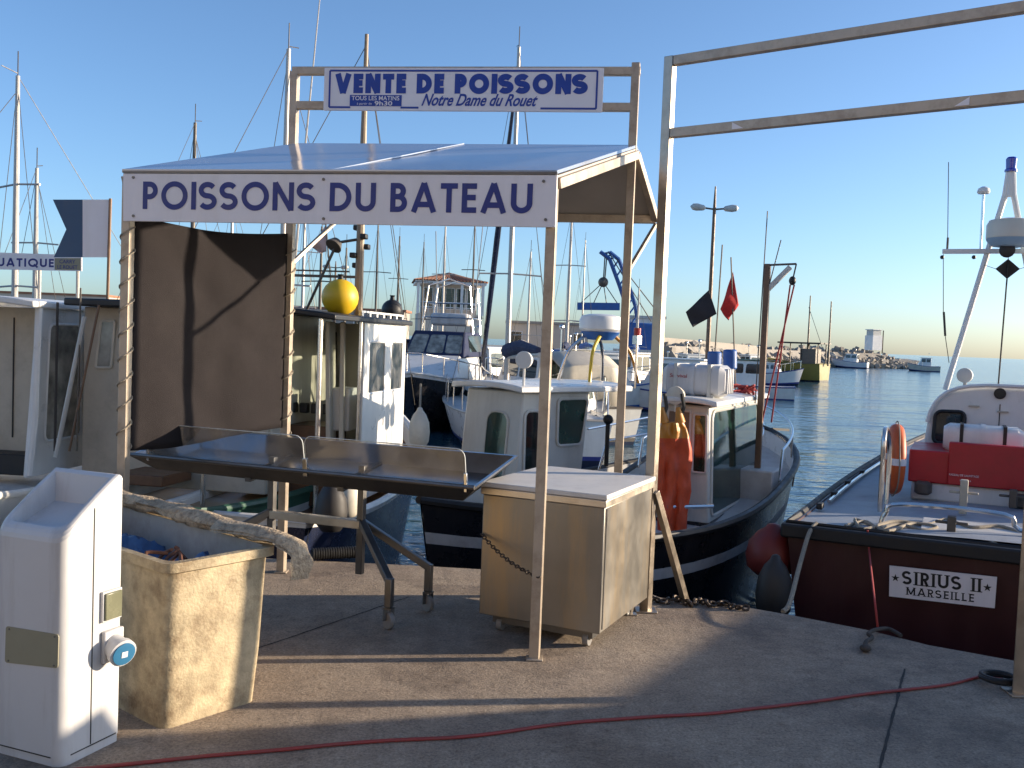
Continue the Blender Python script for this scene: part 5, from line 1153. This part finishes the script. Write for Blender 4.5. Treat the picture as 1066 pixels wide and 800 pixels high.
# ------------------------------------------------------------------ mid-harbour boats
def motorboat(name, label, u, y, v_wl, rot, L, B, fb=.9, hull='white_gel', trim='navy', cab='white_gel', glass='glass', style='cuddy', group=None, rail=True, canopy=None, roof=None):
    p = Y(u, v_wl, y)
    t, f = boat(name, label, (p.x, y), rot, 'boat', group)
    h = Hull(L, B, fb * .9, fb * .92, fb * 1.35, tr=.88, rake=L * .1, full=2.3); M0 = Mx.Translation((-L / 2, 0, 0))
    h.build(t, [.35, .42], ['navy_hull' if hull != 'navy_hull' else 'maroon', trim, hull, hull], deck='deck_white', gun=trim, bul=.05, gr=.03, n=14)
    x0, x1 = (.28 * L, .62 * L) if style != 'aft' else (.12 * L, .42 * L); z0 = fb * .85; ch = 1.25 if style != 'low' else .7
    hw = B * .34
    c = Cab([(x0, z0), (x1 + .25 * ch, z0), (x1 - .25 * ch, z0 + ch), (x0, z0 + ch)], hw, hw * .86); cb_ = c.build(t, cab, 'cabin', .03)
    n = 2 if style != 'low' else 3
    for s_ in (1, -1):
        for i in range(n): a = lerp(x0 + .12, x1 - .1, i / n); b = lerp(x0 + .12, x1 - .1, (i + 1) / n) - .1; c.win(cb_, [(a, z0 + ch * .5), (b, z0 + ch * .5), (b - .05, z0 + ch * .88), (a, z0 + ch * .88)], s_, glass, None)
    for a, b in ((-.85, -.05), (.05, .85)): c.face(cb_, (x1 + .25 * ch, z0), (x1 - .25 * ch, z0 + ch), .48, .9, a, b, glass, None)
    for a, b in ((-.85, -.1), (.0, .85)): c.face(cb_, (x0, z0), (x0, z0 + ch), .4, .9, a, b, glass, None, out=(-1, 0, 0))
    MB().box(((x0 + x1) / 2 - .1, 0, z0 + ch + .03), (x1 - x0 + .1, hw * 1.85, .06)).build('cabin_roof', roof or cab, t, bevel=.015)
    if rail: h.rail(t, .55, .97, .55, .016, post=.12)
    if canopy:
        mb = MB(); xs = [(x0 - 1.5, .0), (x0 - 1.4, ch * .75), (x0 - .7, ch * 1.0), (x0 + .1, ch * .98)]
        mb.grid([[Ve((x, yy * hw, z0 + zz + .12 * (1 - yy * yy))) for yy in (-1, -.6, 0, .6, 1)] for x, zz in xs]); mb.build('canopy', canopy, t, thick=.02)
    mb = MB(); mb.tube([(x0 + .3, 0, z0 + ch), (x0 + .3, 0, z0 + ch + .7)], .02, 6); mb.sph((x0 + .3, 0, z0 + ch + .72), .07, 8); mb.build('light_mast', 'chrome', t)
    for ch_ in t.children: 
        for v in ch_.data.vertices: v.co.x -= L / 2
        for g_ in ch_.children:
            for v in g_.data.vertices: v.co.x -= L / 2
            for k_ in g_.children:
                for v in k_.data.vertices: v.co.x -= L / 2
    return t
def sailboat(label, u, vtop, y, v_wl, rot, L, hull='white_gel', cover='canvas', mast='mast_alu', furl=None, group='sailing yachts moored in the harbour', lean=0., r=.07, spread=2):
    p = Y(u, v_wl, y); t, f = boat('sailing_yacht', label, (p.x, y), rot, 'sailing yacht', group)
    h = Hull(L, L * .31, .95, .9, 1.2, tr=.7, rake=L * .09, full=2.1); h.build(t, [.4, .46], ['navy_hull', 'navy', hull, hull], deck='deck_white', gun='mast_alu', bul=.04, gr=.03, n=14)
    mxx = L * .55
    c = Cab([(L * .25, .85), (L * .75, .85), (L * .68, 1.2), (L * .27, 1.3)], L * .1, L * .085); cb_ = c.build(t, hull, 'coachroof', .03)
    for s_ in (1, -1):
        for i in range(3): a = L * (.31 + .11 * i); c.win(cb_, [(a, 1.0), (a + L * .08, 1.0), (a + L * .075, 1.13), (a, 1.13)], s_, 'glass', None)
    zt = Y(u, vtop, y).z - WZ
    zt = f.at(u, vtop, x=0).z
    m = MB().tube([(mxx, 0, .9), (mxx, 0, zt * .6), (mxx, 0, zt)], [r, r * .9, r * .6], 10).build('mast', mast, t)
    mb = MB(); mb.tube([(mxx, 0, 2.0), (L * .16, 0, 2.15)], r * .7, 8); mb.build('boom', mast, t)
    mb = MB(); mb.tube([(mxx - .1, 0, 2.16), (L * .38, 0, 2.3), (L * .18, 0, 2.24)], [.19, .15, .07], 9); mb.build('sail_cover', cover, t)
    for k in range(spread):
        zz = zt * (.42 + .28 * k); mb = MB(); mb.tube([(mxx - .05, L * .075, zz), (mxx, 0, zz + .03), (mxx - .05, -L * .075, zz)], .022, 6); mb.build('spreader', mast, m)
    mb = MB()
    for s_ in (1, -1): mb.tube([(mxx, s_ * h.half(.5) * .9, .95), (mxx - .03, s_ * L * .075, zt * .42), (mxx, 0, zt * .98)], .007, 5)
    mb.tube([(.05, 0, .95), (mxx, 0, zt)], .007, 5); mb.build('stay', 'mast_dark', m)
    mb = MB(); mb.tube([(L * .98, 0, 1.25), (lerp(L, mxx, .5), 0, lerp(1.2, zt * .95, .5)), (mxx + .05, 0, zt * .95)], [.06, .085, .03] if furl else .007, 8); mb.build('furled_jib', furl or 'mast_dark', m)
    mb = MB(); mb.tube([(mxx, 0, zt), (mxx, 0, zt + .5)], .012, 5); mb.tube([(mxx, 0, zt + .05), (mxx + .35, 0, zt + .12)], .01, 5); mb.build('masthead_fittings', 'mast_dark', m)
    h.rail(t, .05, .97, .55, .014, post=.1)
    for o in [o for o in t.children_recursive]:
        for v in o.data.vertices: v.co.x -= mxx
    return t
GM = 'motor boats moored across the harbour'
# sailing yachts (u of the mast, v of the mast top, distance)
sailboat('white sailing yacht whose mast rises beside the left end of the upper sign', 291, 52, 19, 400, 70, 9, cover='canvas')
sailboat('white sailing yacht with navy furled jib whose mast rises behind the upper sign', 527, 48, 24, 400, 100, 10.5, cover='canvas', furl='navy_hull')
sailboat('sailing yacht whose thin mast shows above the fascia between flag and sign', 197, 128, 26, 400, 80, 9, mast='mast_dark')
sailboat('small sailing yacht whose bare mast stands left of the dive flag', 35, 175, 24, 400, 95, 7.5, cover='blue_paint')
sailboat('sailing yacht with tall mast cropped by the left edge of the picture', 14, 80, 20, 400, 240, 9.5, cover='pale_blue')
sailboat('sailing yacht far behind, its mast seen under the left part of the fascia', 238, 196, 34, 380, 75, 8)
sailboat('sailing yacht far behind, its mast just right of the post of the screen', 313, 200, 40, 380, 110, 8, cover='blue_paint')
sailboat('sailing yacht with mast between the tower house and the first stall post', 589, 215, 38, 380, 85, 8.5)
sailboat('distant sailing yacht with mast just left of the tile roofed tower house', 412, 246, 55, 375, 95, 7.5, mast='mast_dark')
sailboat('distant sailing yacht with thin mast in front of the tile roofed tower house', 459, 236, 48, 375, 90, 8)
sailboat('distant sailing yacht with short mast under the blue crane', 662, 300, 52, 378, 80, 7, cover='blue_paint')
for u_, v_, y_, r_, lb in ((331, 236, 30, 80, 'sailing yacht with mast just right of the screen, second from its post'), (357, 258, 36, 100, 'sailing yacht with low mast right behind the yellow buoy'), (389, 232, 44, 95, 'sailing yacht with mast above the black buoy on the white wheelhouse'), (437, 252, 60, 88, 'distant yacht with slim mast at the left corner of the tower house'), (489, 228, 46, 92, 'distant yacht with mast at the right corner of the tower house'), (548, 262, 42, 80, 'yacht with short mast left of the first stall post, behind the grey awning boat'), (604, 250, 60, 98, 'distant yacht with mast left of the spreader beam of the crane')):
    sailboat(lb, u_, v_, y_, 385, r_, 7.5 + (u_ % 3) * .6, cover=('canvas', 'blue_paint', 'beige')[u_ % 3], mast=('mast_alu', 'mast_dark')[u_ % 2], r=.055, spread=1 + u_ % 2)
# motor boats
motorboat('motor_boat', 'white motor boat with dark windows low behind the cream fishing boat at left', 52, 17, 420, 20, 6.5, 2.3, fb=1.1, style='low', group=GM)
motorboat('motor_boat', 'white cabin cruiser behind the pole of the dive flag', 128, 18, 420, 160, 7, 2.4, fb=1.15, group=GM)
motorboat('motor_boat', 'grey white motor boat under a pale awning right of the dark cruiser', 560, 26, 400, 115, 7, 2.5, fb=1., hull='grey_gel', trim='mast_dark', canopy='beige', group=GM)
motorboat('motor_boat', 'beige hulled motor boat behind the first stall post', 583, 22, 410, 70, 5.5, 2.1, fb=.95, hull='beige', trim='mast_dark', style='low', group=GM)
motorboat('motor_boat', 'white boat with blue cover under the radome', 625, 36, 395, 15, 6, 2.2, fb=.9, canopy='blue_paint', trim='blue_paint', group=GM)
motorboat('motor_boat', 'white cabin boat with dark windows left of the life raft', 699, 36, 400, 150, 6, 2.3, fb=.8, group=GM)
motorboat('motor_boat', 'white motor boat with green roof behind the black bow rail', 768, 48, 395, 165, 5.5, 2.1, fb=.7, roof='green_trim', group=GM)
motorboat('motor_boat', 'low white open motor boat between the red halyards and the yellow barge', 803, 66, 396, -25, 4.2, 1.8, fb=.9, hull='bright_white', style='low', group=GM)
motorboat('motor_boat', 'white motor yacht in front of the breakwater left of its light tower', 884, 150, 380, 150, 5.6, 2.2, fb=1.1, hull='bright_white', group=GM)
motorboat('motor_boat', 'small cream cabin boat near the end of the breakwater', 961, 145, 384, 165, 4.6, 1.9, fb=.9, hull='cream_gel', group=GM)
motorboat('motor_boat', 'navy motor boat at the far quay just left of the dark cruiser', 440, 30, 395, 95, 7.5, 2.6, fb=1.2, hull='navy_hull', roof='canvas', cab='navy_hull', group=GM)
motorboat('motor_boat', 'white motor boat at the far quay between cruiser and grey awning boat', 512, 34, 395, 60, 6, 2.2, fb=1., group=GM)
motorboat('motor_boat', 'small white boat with orange trim at the far quay left of the red flag', 728, 58, 385, 20, 5.5, 2.0, fb=.8, trim='orange', group=GM)

for (lb, u_, y_, v_, r_, L_, kw) in (('white motor boat with dark windows just left of the blue crane', 640, 44, 392, 140, 6.5, dict(fb=.9)), ('cream cabin boat under the hooked crane, left of the white boatyard shed', 610, 50, 388, 25, 6, dict(fb=.9, hull='cream_gel', cab='cream_gel')), ('grey motor boat far behind the pale awning boat', 545, 46, 390, 165, 6.5, dict(fb=.9, hull='grey_gel', roof='canvas')), ('small white boat low between the empty frame post and the life raft', 676, 50, 388, 170, 5.5, dict(fb=.8, style='low')), ('white cabin boat partly behind the mast of the black boat with oilskins', 786, 74, 391, 30, 5, dict(fb=.8)), ('white flat roofed boat behind the tall dark masts left of the cruiser', 425, 40, 392, 30, 7, dict(fb=1., trim='blue_paint')), ('white motor boat with long side windows behind the far left cabin boat', 18, 24, 405, 170, 8, dict(fb=1.2, style='low', trim='blue_paint'))):
    motorboat('motor_boat', lb, u_, y_, v_, r_, L_, L_ * .36, group=GM, **kw)
# dark hulled cruiser facing us
yB = 24.
bc, fc = boat('motor_cruiser', 'black hulled motor cruiser with navy canvas windscreen facing us behind the table', (Y(479, 400, yB + 5.6).x, yB + 5.6), 262)
hc = Hull(6.2, 2.3, 1.2, 1.2, 1.55, tr=.9, rake=.9, full=2.6)
hc.build(bc, [.12, .94], ['maroon', 'black_hull', 'white_gel', 'white_gel'], deck='deck_white', gun='white_gel', bul=.04)
c = Cab([(1.2, 1.2), (5.2, 1.4), (3.9, 1.95), (1.2, 1.95)], .95, .75); cc_ = c.build(bc, 'white_gel', 'cabin', .05)
c2 = Cab([(.9, 1.9), (3.9, 1.9), (3.15, 2.6), (.9, 2.6)], .85, .72); c2_ = c2.build(bc, 'canvas', 'canvas_screen', .04)
for a, b in ((-.9, -.35), (-.28, .28), (.35, .9)): c2.face(c2_, (3.9, 1.9), (3.15, 2.6), .15, .85, a, b, 'glass_pale', None)
for s_ in (1, -1): c2.win(c2_, [(1.1, 2.05), (3.0, 2.05), (2.9, 2.5), (1.1, 2.5)], s_, 'glass', None)
hc.rail(bc, .45, .97, .5, .018, post=.1)
mb = MB()
for s_ in (1, -1):
    for x in (1.0, 2.2): mb.tube([(x, s_ * .75, 2.55), (x - .1, s_ * .6, 3.9), (x - .05, 0, 4.1)], .022, 6)
    mb.tube([(2.1, s_ * .62, 3.4), (.9, s_ * .62, 3.4)], .018, 6); mb.tube([(2.1, s_ * .68, 3.0), (.9, s_ * .68, 3.0)], .018, 6)
mb.tube([(2.15, -.7, 3.0), (2.15, .7, 3.0)], .018, 6); mb.tube([(2.12, -.62, 3.4), (2.12, .62, 3.4)], .018, 6)
mb.build('tube_arch', 'chrome', bc)
mb = MB(); mb.box((1.7, 0, 2.95), (.6, 1.1, .36)); mb.build('flybridge_seat', 'white_plastic', bc, bevel=.08)
for yy, hh in ((.5, 6.5), (-.55, 5.6)): mb = MB(); mb.tube([(1., yy, 2.6), (.7, yy * 1.4, hh)], .015, 5); mb.build('whip_aerial', 'mast_alu', bc)
mb = MB(); mb.torus(hc.P(.86, .62, 1) + Ve((.05, .06, 0)), .16, .02, (.5, 1, 0), 16, 6); mb.build('bow_emblem', 'red_fender', bc) if False else None
fenderat(fc.w(hc.P(.5, .7, 1) + Ve((0, .12, .1))), .1, .4, 'fender', 'white fender hanging beside the black cruiser hull')

# yellow barge
yb = 76.
bb_, fb2 = boat('work_barge', 'yellow green work barge with pole masts and open dark roofed shed in the distance', (Y(858, 395, yb).x, yb), 140)
hb = Hull(4.9, 2.3, 1.45, 1.4, 1.75, tr=.95, rake=.3, full=4.0)
hb.build(bb_, [.28], ['black_hull', 'yellow_paint', 'yellow_paint'], deck='wood_light', gun='yellow_paint', bul=.2)
mb = MB()
for x in (.3, 1.7, 3.3):
    for yy in (-.8, .8): mb.cyl((x, yy, 1.2), (x, yy, 3.0), .05, 7)
mb.build('shed_posts', 'mast_dark', bb_)
MB().box((1.8, 0, 3.05), (3.6, 2.1, .12)).build('shed_roof', 'black', bb_)
wall(bb_, (1.1, .2, 1.9), (1.2, 1.1, 1.4), 'mast_dark', 'deck_cabin')
for u, v in ((840, 308), (862, 314)):
    p = fb2.at(u, 380, y=0); q_ = fb2.at(u, v, y=0); MB().tube([(p.x, 0, 1.3), (p.x, 0, q_.z)], [.09, .05], 7).build('pole_mast', 'mast_dark', bb_)
p = fb2.at(842, 320, y=0); MB().tube([p, fb2.at(856, 362, y=0)], .02, 5).build('stay', 'mast_dark', bb_)
for i, (u, v) in enumerate(((903, 381), (911, 381), (919, 382), (928, 381.5), (938, 383), (897, 382))):
    p = G(u, v, WZ); MB().sph((0, 0, .05), .32, 10, sq=.9).build('mooring_float', 'bright_white', label='small white mooring float on the water below the breakwater tower', cat='float', group='mooring floats below the breakwater').location = p

# ------------------------------------------------------------------ far quay, breakwater, buildings
MB().prism([(x, y, .25) for x, y in ((-160, 62), (12, 62), (22, 80), (30, 118), (40, 150), (-10, 220), (-300, 220), (-300, 62))], (0, 0, -3)).build('far_quay', 'concrete_far', kind='structure')
mb = MB(); q = random.Random(11)
path = [(14, 96), (24, 118), (38, 142), (52, 160), (62, 166), (70, 168)]
cnt = 0
for i in range(1500):
    s = q.random() ** .9 * (len(path) - 1.001); k = int(s); a, b = Ve((*path[k], 0)), Ve((*path[k + 1], 0)); p = a.lerp(b, s - k); d = (b - a).normalized(); nn = Ve((d.y, -d.x, 0))
    end = max(0, (s - 3.9) / 1.1); off = q.uniform(-4.5, 4.5); hh = (3.0 - abs(off) * .62) * (1 - .72 * end)
    p = p + nn * off; r = q.uniform(.4, .95) * (1 - .3 * end); p.z = WZ + hh * q.uniform(.6, 1.0)
    rm = Mx.Rotation(q.uniform(0, 6), 3, Ve((q.uniform(-1, 1), q.uniform(-1, 1), q.uniform(-1, 1))).normalized())
    vs = [p + rm @ Ve((x * r * q.uniform(.7, 1.15), y * r * q.uniform(.6, 1.), z * r * q.uniform(.55, .9))) for x in (-.5, .5) for y in (-.5, .5) for z in (-.5, .5)]
    mb.add(vs, [(0, 1, 3, 2), (4, 6, 7, 5), (0, 4, 5, 1), (2, 3, 7, 6), (0, 2, 6, 4), (1, 5, 7, 3)])
for k in range(len(path) - 1):
    a, b = Ve((*path[k], 0)), Ve((*path[k + 1], 0)); d = (b - a).normalized(); nn = Ve((d.y, -d.x, 0)); e = .35 if k == len(path) - 2 else 1
    mb.prism([a - nn * 4 + Ve((0, 0, WZ - 1)), a + nn * 4 + Ve((0, 0, WZ - 1)), a + nn * 1.5 + Ve((0, 0, WZ + 2.4 * (1 if k < 4 else .6))), a - nn * 1.5 + Ve((0, 0, WZ + 2.4 * (1 if k < 4 else .7)))], b - a)
mb.build('breakwater_rocks', 'stone', kind='stuff', smooth=0)
q = random.Random(5); mb = MB()
for i in range(90):
    x = q.uniform(0, 1); p = Ve((178 + 130 * x, 330 + q.uniform(-4, 4), WZ + q.uniform(.1, 1.6))); r = q.uniform(2, 5)
    mb.add([p + Ve((a * r * q.uniform(.7, 1.2), b * r, c * r * .45 * q.uniform(.6, 1))) for a in (-.5, .5) for b in (-.5, .5) for c in (-.5, .5)], [(0, 1, 3, 2), (4, 6, 7, 5), (0, 4, 5, 1), (2, 3, 7, 6), (0, 2, 6, 4), (1, 5, 7, 3)])
mb.build('far_rocks', 'stone', kind='stuff', smooth=0)
p = Y(909, 361, 158); lt = thing('harbour_light', 'small white square light tower with grey top on the breakwater', 'light tower', (p.x, 158, p.z - .6), R(20))
MB().box((0, 0, 1.2), (1.9, 1.9, 2.4)).build('tower_body', 'bright_white', lt); MB().box((0, 0, 2.85), (1.6, 1.6, .9)).build('tower_top', 'grey_gel', lt); MB().box((0, 0, 3.35), (1.95, 1.95, .12)).build('tower_cap', 'bright_white', lt)
MB().cyl((1.9, 0, -.5), (1.9, 0, 3.3), .1, 6).build('lamp_pole', 'mast_dark', lt)
# sea wall with parapet along the breakwater root
w0, w1 = Y(690, 362, 104), Y(800, 362, 125)
MB().prism([Ve((w0.x - 4, 100, -.4)), Ve((w0.x - 4, 100, Y(690, 350, 104).z)), Ve((w1.x, 128, Y(800, 361, 125).z)), Ve((w1.x, 128, -.4))], (-.6, .9, 0)).build('sea_wall', 'concrete_far', label='long low concrete sea wall in front of the breakwater rocks', cat='wall', loc=(w0.x, 104, 0))
# tower house
yt = 80.; pc = Y(466, 330, yt); th = thing('tower_house', 'square harbour office tower with terracotta tiled roof and glazed gallery', 'building', (pc.x, yt, .25), R(8))
hwt = 2.95; ze = Y(466, 295, yt).z - .25; za = Y(466, 286.5, yt).z - .25; zb = -.2
MB().box((0, 0, (ze - 2.6 + zb) / 2), (hwt * 1.75, hwt * 1.75, ze - 2.6 - zb)).build('lower_walls', 'stucco', th)
MB().box((0, .5, ze - 1.3), (hwt * 1.5, hwt * 1.5, 2.6)).build('gallery_walls', 'stucco', th)
mb = MB(); mb.add([(-hwt, -hwt, ze), (hwt, -hwt, ze), (hwt, hwt, ze), (-hwt, hwt, ze), (0, 0, za + .15)], [(0, 1, 4), (1, 2, 4), (2, 3, 4), (3, 0, 4), (3, 2, 1, 0)]); rfh = mb.build('roof', 'tile', th, smooth=0)
mb = MB()
for s_ in range(4):
    c = [Ve((-hwt, -hwt, ze)), Ve((hwt, -hwt, ze)), Ve((hwt, hwt, ze)), Ve((-hwt, hwt, ze))]; a, b = c[s_], c[(s_ + 1) % 4]; apx = Ve((0, 0, za + .15))
    for i in range(1, 22):
        f = i / 22; e = a.lerp(b, f); k = 1 - abs(2 * f - 1); mb.tube([e + Ve((0, 0, .03)), e.lerp(apx, k * .98) * 1 + Ve((0, 0, .03)) if k < 1 else apx], .07, 5)
mb.build('tile_rows', 'tile', rfh)
MB().box((0, 0, ze - .12), (hwt * 2 - .2, hwt * 2 - .2, .2)).build('eaves', 'bright_white', th)
for x in (-hwt + .35, -1.1, .9, hwt - .35): MB().box((x, -hwt + .35, ze - 1.4), (.22, .22, 2.5)).build('column', 'bright_white', th)
for i in range(5): 
    x = -1.75 + i * .88; window(th, [(x - .36, -1.72, ze - 2.2), (x + .36, -1.72, ze - 2.2), (x + .36, -1.72, ze - .5), (x - .36, -1.72, ze - .5)], 'glass', 'bright_white', .03, .04, out=(0, -1, 0))
mb = MB(); 
for z in (1.7, 2.1): mb.bar((-hwt + .3, -hwt + .3, ze - z), (hwt - .3, -hwt + .3, ze - z), .06, .06)
for i in range(13): x = lerp(-hwt + .3, hwt - .3, i / 12); mb.bar((x, -hwt + .3, ze - 2.6), (x, -hwt + .3, ze - 1.7), .04, .04)
mb.build('railing', 'bright_white', th)
# long low building and far shed behind
def shed(label, u0, u1, v0, y, mat, roof, cat='building', name='harbour_shed'):
    a, b = Y(u0, 350, y), Y(u1, 350, y); zt = Y((u0 + u1) / 2, v0, y).z - .25; t = thing(name, label, cat, ((a.x + b.x) / 2, y, .25)); L_ = b.x - a.x
    wb = MB().box((0, 2.5, zt / 2 - .1), (L_, 5, zt + .2)).build('wall', mat, t)
    MB().box((0, 2.5, zt + .12), (L_ + .4, 5.4, .22)).build('roof', roof, t)
    n = max(2, int(L_ / 3))
    for i in range(n): x = lerp(-L_ / 2 + .8, L_ / 2 - .8, i / (n - 1)); window(t, [(x - .5, -.003, zt * .35), (x + .5, -.003, zt * .35), (x + .5, -.003, zt * .75), (x - .5, -.003, zt * .75)], 'glass', 'bright_white', .05, .05, out=(0, -1, 0))
    return t
shed('long pale harbour shed behind the masts to the right of the tower house', 528, 612, 338, 85, 'stucco', 'concrete_far')
shed('long grey harbour shed behind the masts to the left of the tower house', 250, 420, 322, 95, 'concrete_far', 'tile')
shed('white boatyard shed beside the blue crane', 655, 690, 332, 78, 'bright_white', 'grey_gel')
shed('low pale building far behind the boats at the left edge', -60, 110, 306, 110, 'stucco', 'tile')
# blue crane
yc = 72.
def kp(u, v): return Y(u, v, yc)
b_ = kp(662, 358); b_.z = .25; ck = thing('boatyard_crane', 'blue boatyard crane with hooked jib and hanging spreader beam', 'crane', b_)
jib = [kp(662, 350), kp(657, 318), kp(650, 297), kp(640, 270), kp(630, 262)]
mb = MB()
for a, b in zip(jib, jib[1:]):
    for o in (-.35, .35): mb.tube([a + Ve((o, 0, 0)), b + Ve((o, 0, 0))], .12, 6); mb.tube([a + Ve((o, .6, 0)), b + Ve((o, .6, 0))], .12, 6)
    for k in range(3): mb.tube([a.lerp(b, k / 3) + Ve((-.35, 0, 0)), a.lerp(b, (k + 1) / 3) + Ve((.35, .3, 0))], .07, 5)
mb.build('jib', 'blue_paint', ck, True)
MB().box(kp(664, 352), (2.2, 2.2, 2.2)).build('slewing_cab', 'blue_paint', ck, True, bevel=.1)
cbm = MB().box(Ve((kp(664, 362).x, yc, .6)), (3.4, 3, 1.3)).build('crane_base', 'grey_gel', ck, True)
a, b = kp(601, 319), kp(645, 319.5); MB().bar(a, b, .35, .55).build('spreader_beam', 'blue_paint', ck, True)
hk = kp(628, 294); mb = MB()
for e in (a, b, a.lerp(b, .35), a.lerp(b, .7)): mb.tube([hk, e], .035, 5)
mb.tube([kp(630, 263), hk], .05, 5); mb.tube([kp(632, 263), hk + Ve((.1, 0, 0))], .05, 5); mb.build('lifting_cable', 'mast_dark', ck, True)
MB().sph(hk, .38, 8).build('hook_block', 'mast_dark', ck, True)
mb = MB(); mb.tube([kp(640, 268), kp(692, 335)], .04, 5); mb.tube([kp(633, 262), kp(678, 335)], .04, 5); mb.build('back_stay', 'mast_dark', ck, True)
# lamp posts
def lamp(label, u, vt, va, y, foot=.25):
    p = Y(u, 360, y); t = thing('street_lamp', label, 'street lamp', (p.x, y, foot), 0, 'twin armed lamp posts on the far quay'); zt = Y(u, vt, y).z - foot; za_ = Y(u, va, y).z - foot
    MB().tube([(0, 0, 0), (0, 0, za_), (0, 0, zt)], [.13, .09, .04], 9).build('lamp_pole', 'mast_brown', t)
    for s_ in (-1, 1):
        ar = MB().tube([(0, 0, za_), (s_ * .55, 0, za_ + .06)], .05, 7).build('lamp_arm', 'mast_dark', t)
        MB().lathe([(.02, 0), (.14, .12), (.2, .5), (.17, .72), (.03, .85)], (s_ * .45, 0, za_ + .05), (s_, 0, .08), 12).build('lamp_head', 'grey_gel', ar)
lamp('twin armed lamp post right of the empty sign frame post', 737, 194, 218, 52)
lamp('small distant twin armed lamp post above the yellow buoy', 347, 272, 279, 95)
# dive club sign at the left edge
ysg = 14.5; a = Y(0, 266, ysg)
sgt = thing('banner_sign', 'white banner sign with dark lettering low at the left edge behind the boats', 'sign', Y(30, 330, ysg))
q_ = [Y(-34, 280, ysg), Y(85, 282.5, ysg), Y(85, 266, ysg), Y(-34, 262, ysg)]
bd = MB().prism(q_, (0, .02, 0)).build('sign_panel', 'white_board', sgt, True)
q2 = [Y(57, 281, ysg), Y(84, 281.5, ysg), Y(84, 269, ysg), Y(57, 269, ysg)]
MB().prism([p + Ve((0, -.004, 0)) for p in q2], (0, .003, 0)).build('sign_patch', 'plate', bd, True)
mb = MB(); ux_ = (q_[1] - q_[0]); ux_.normalize(); letters(mb, 'AQUATIQUE', Y(-26, 276.8, ysg), ux_, ez, (0, -1, 0), .125, (Y(56, 278, ysg) - Y(-26, 277, ysg)).length, .22, .16)
mb.build('lettering', 'navy', bd, True, smooth=0); mb = MB()
textmesh(mb, 'CARRY', Y(62, 274.3, ysg), ux_, ez, (0, -1, 0), .055, .24, 0, .01, .006); textmesh(mb, 'LE ROUET', Y(60, 280, ysg), ux_, ez, (0, -1, 0), .055, .3, 0, .01, .006)
mb.build('lettering', 'navy', bd, True, smooth=0)
for u in (-20, 40, 80): MB().tube([Y(u, 272, ysg) + Ve((0, .04, 0)), Ve((Y(u, 272, ysg).x, ysg + .04, -.4))], .025, 7).build('sign_post', 'mast_alu', sgt, True)
MB().box((-9.5, 14.9, -.42), (12.5, 1.6, .35)).build('pontoon', 'deck_grey', label='floating pontoon behind the boats at the left, carrying the banner sign', cat='pontoon', loc=(-9.5, 14.9, -.42))

# ------------------------------------------------------------------ unseen neighbour boat added outside the right edge to shade the quay
K = Ve((.436, 4.30, 0)) + sd * 6.5
tw, tf = boat('shade_trawler', 'unseen broad black boat added outside the right edge, its white deckhouse shaped to shade the quay', (7.6, 3.6), 57)
ht = Hull(13, 4.6, 1.15, 1.2, 2.2, tr=.9, rake=1.); ht.build(tw, [.5], ['black_hull', 'black_hull', 'black_hull'], deck='deck_grey', gun='rubber', bul=.05)
d57 = Ve((math.cos(R(57)), math.sin(R(57)), 0)); d15 = Ve((math.cos(R(195)), math.sin(R(195)), 0)); s57 = Ve((d57.y, -d57.x, 0))
pl_ = [K, K + d57 * 7, K + d57 * 7 + s57 * 2.2, K + s57 * 2.2 - d57 * 1.6, K + d15 * 2.9 + Ve((.9, -1.3, 0)), K + d15 * 2.9]  # deckhouse outline shaped so its edges cast the quay shade
MB().prism([Ve((p.x, p.y, K.z)) for p in pl_], (0, 0, .25 - K.z)).build('deckhouse', 'white_gel', tw, True, smooth=0)

# ------------------------------------------------------------------ unseen town houses added behind the viewer, facades turned to bounce sunlight
def house(name, label, x, y, w_, h_, mat, tilt):
    t = thing(name, label, 'building', (x, y, 0), R(tilt)); MB().box((0, -4, h_ / 2), (w_, 8, h_)).build('walls', mat, t)
    MB().prism([(-w_ / 2 - .3, .4, h_), (-w_ / 2 - .3, -8.4, h_), (-w_ / 2 - .3, -4, h_ + 1.8)], (w_ + .6, 0, 0)).build('roof', 'tile', t)
    n = int(w_ / 2.4)
    for k in range(int(h_ / 3)):
        for i in range(n):
            xx = lerp(-w_ / 2 + 1.2, w_ / 2 - 1.2, i / max(1, n - 1)); z = 3 * k + .9
            window(t, [(xx - .5, .003, z), (xx + .5, .003, z), (xx + .5, .003, z + 1.5), (xx - .5, .003, z + 1.5)], 'glass', 'bright_white', .04, .04, out=(0, 1, 0))
house('bounce_town_house', 'unseen ochre town house added behind the viewer to bounce warm light, left of its neighbour', -12, -12, 17, 9, 'stucco', -32)
house('bounce_town_house', 'unseen beige town house added behind the viewer to bounce warm light, right of its neighbour', 5, -17, 18, 9, 'stucco', -30)
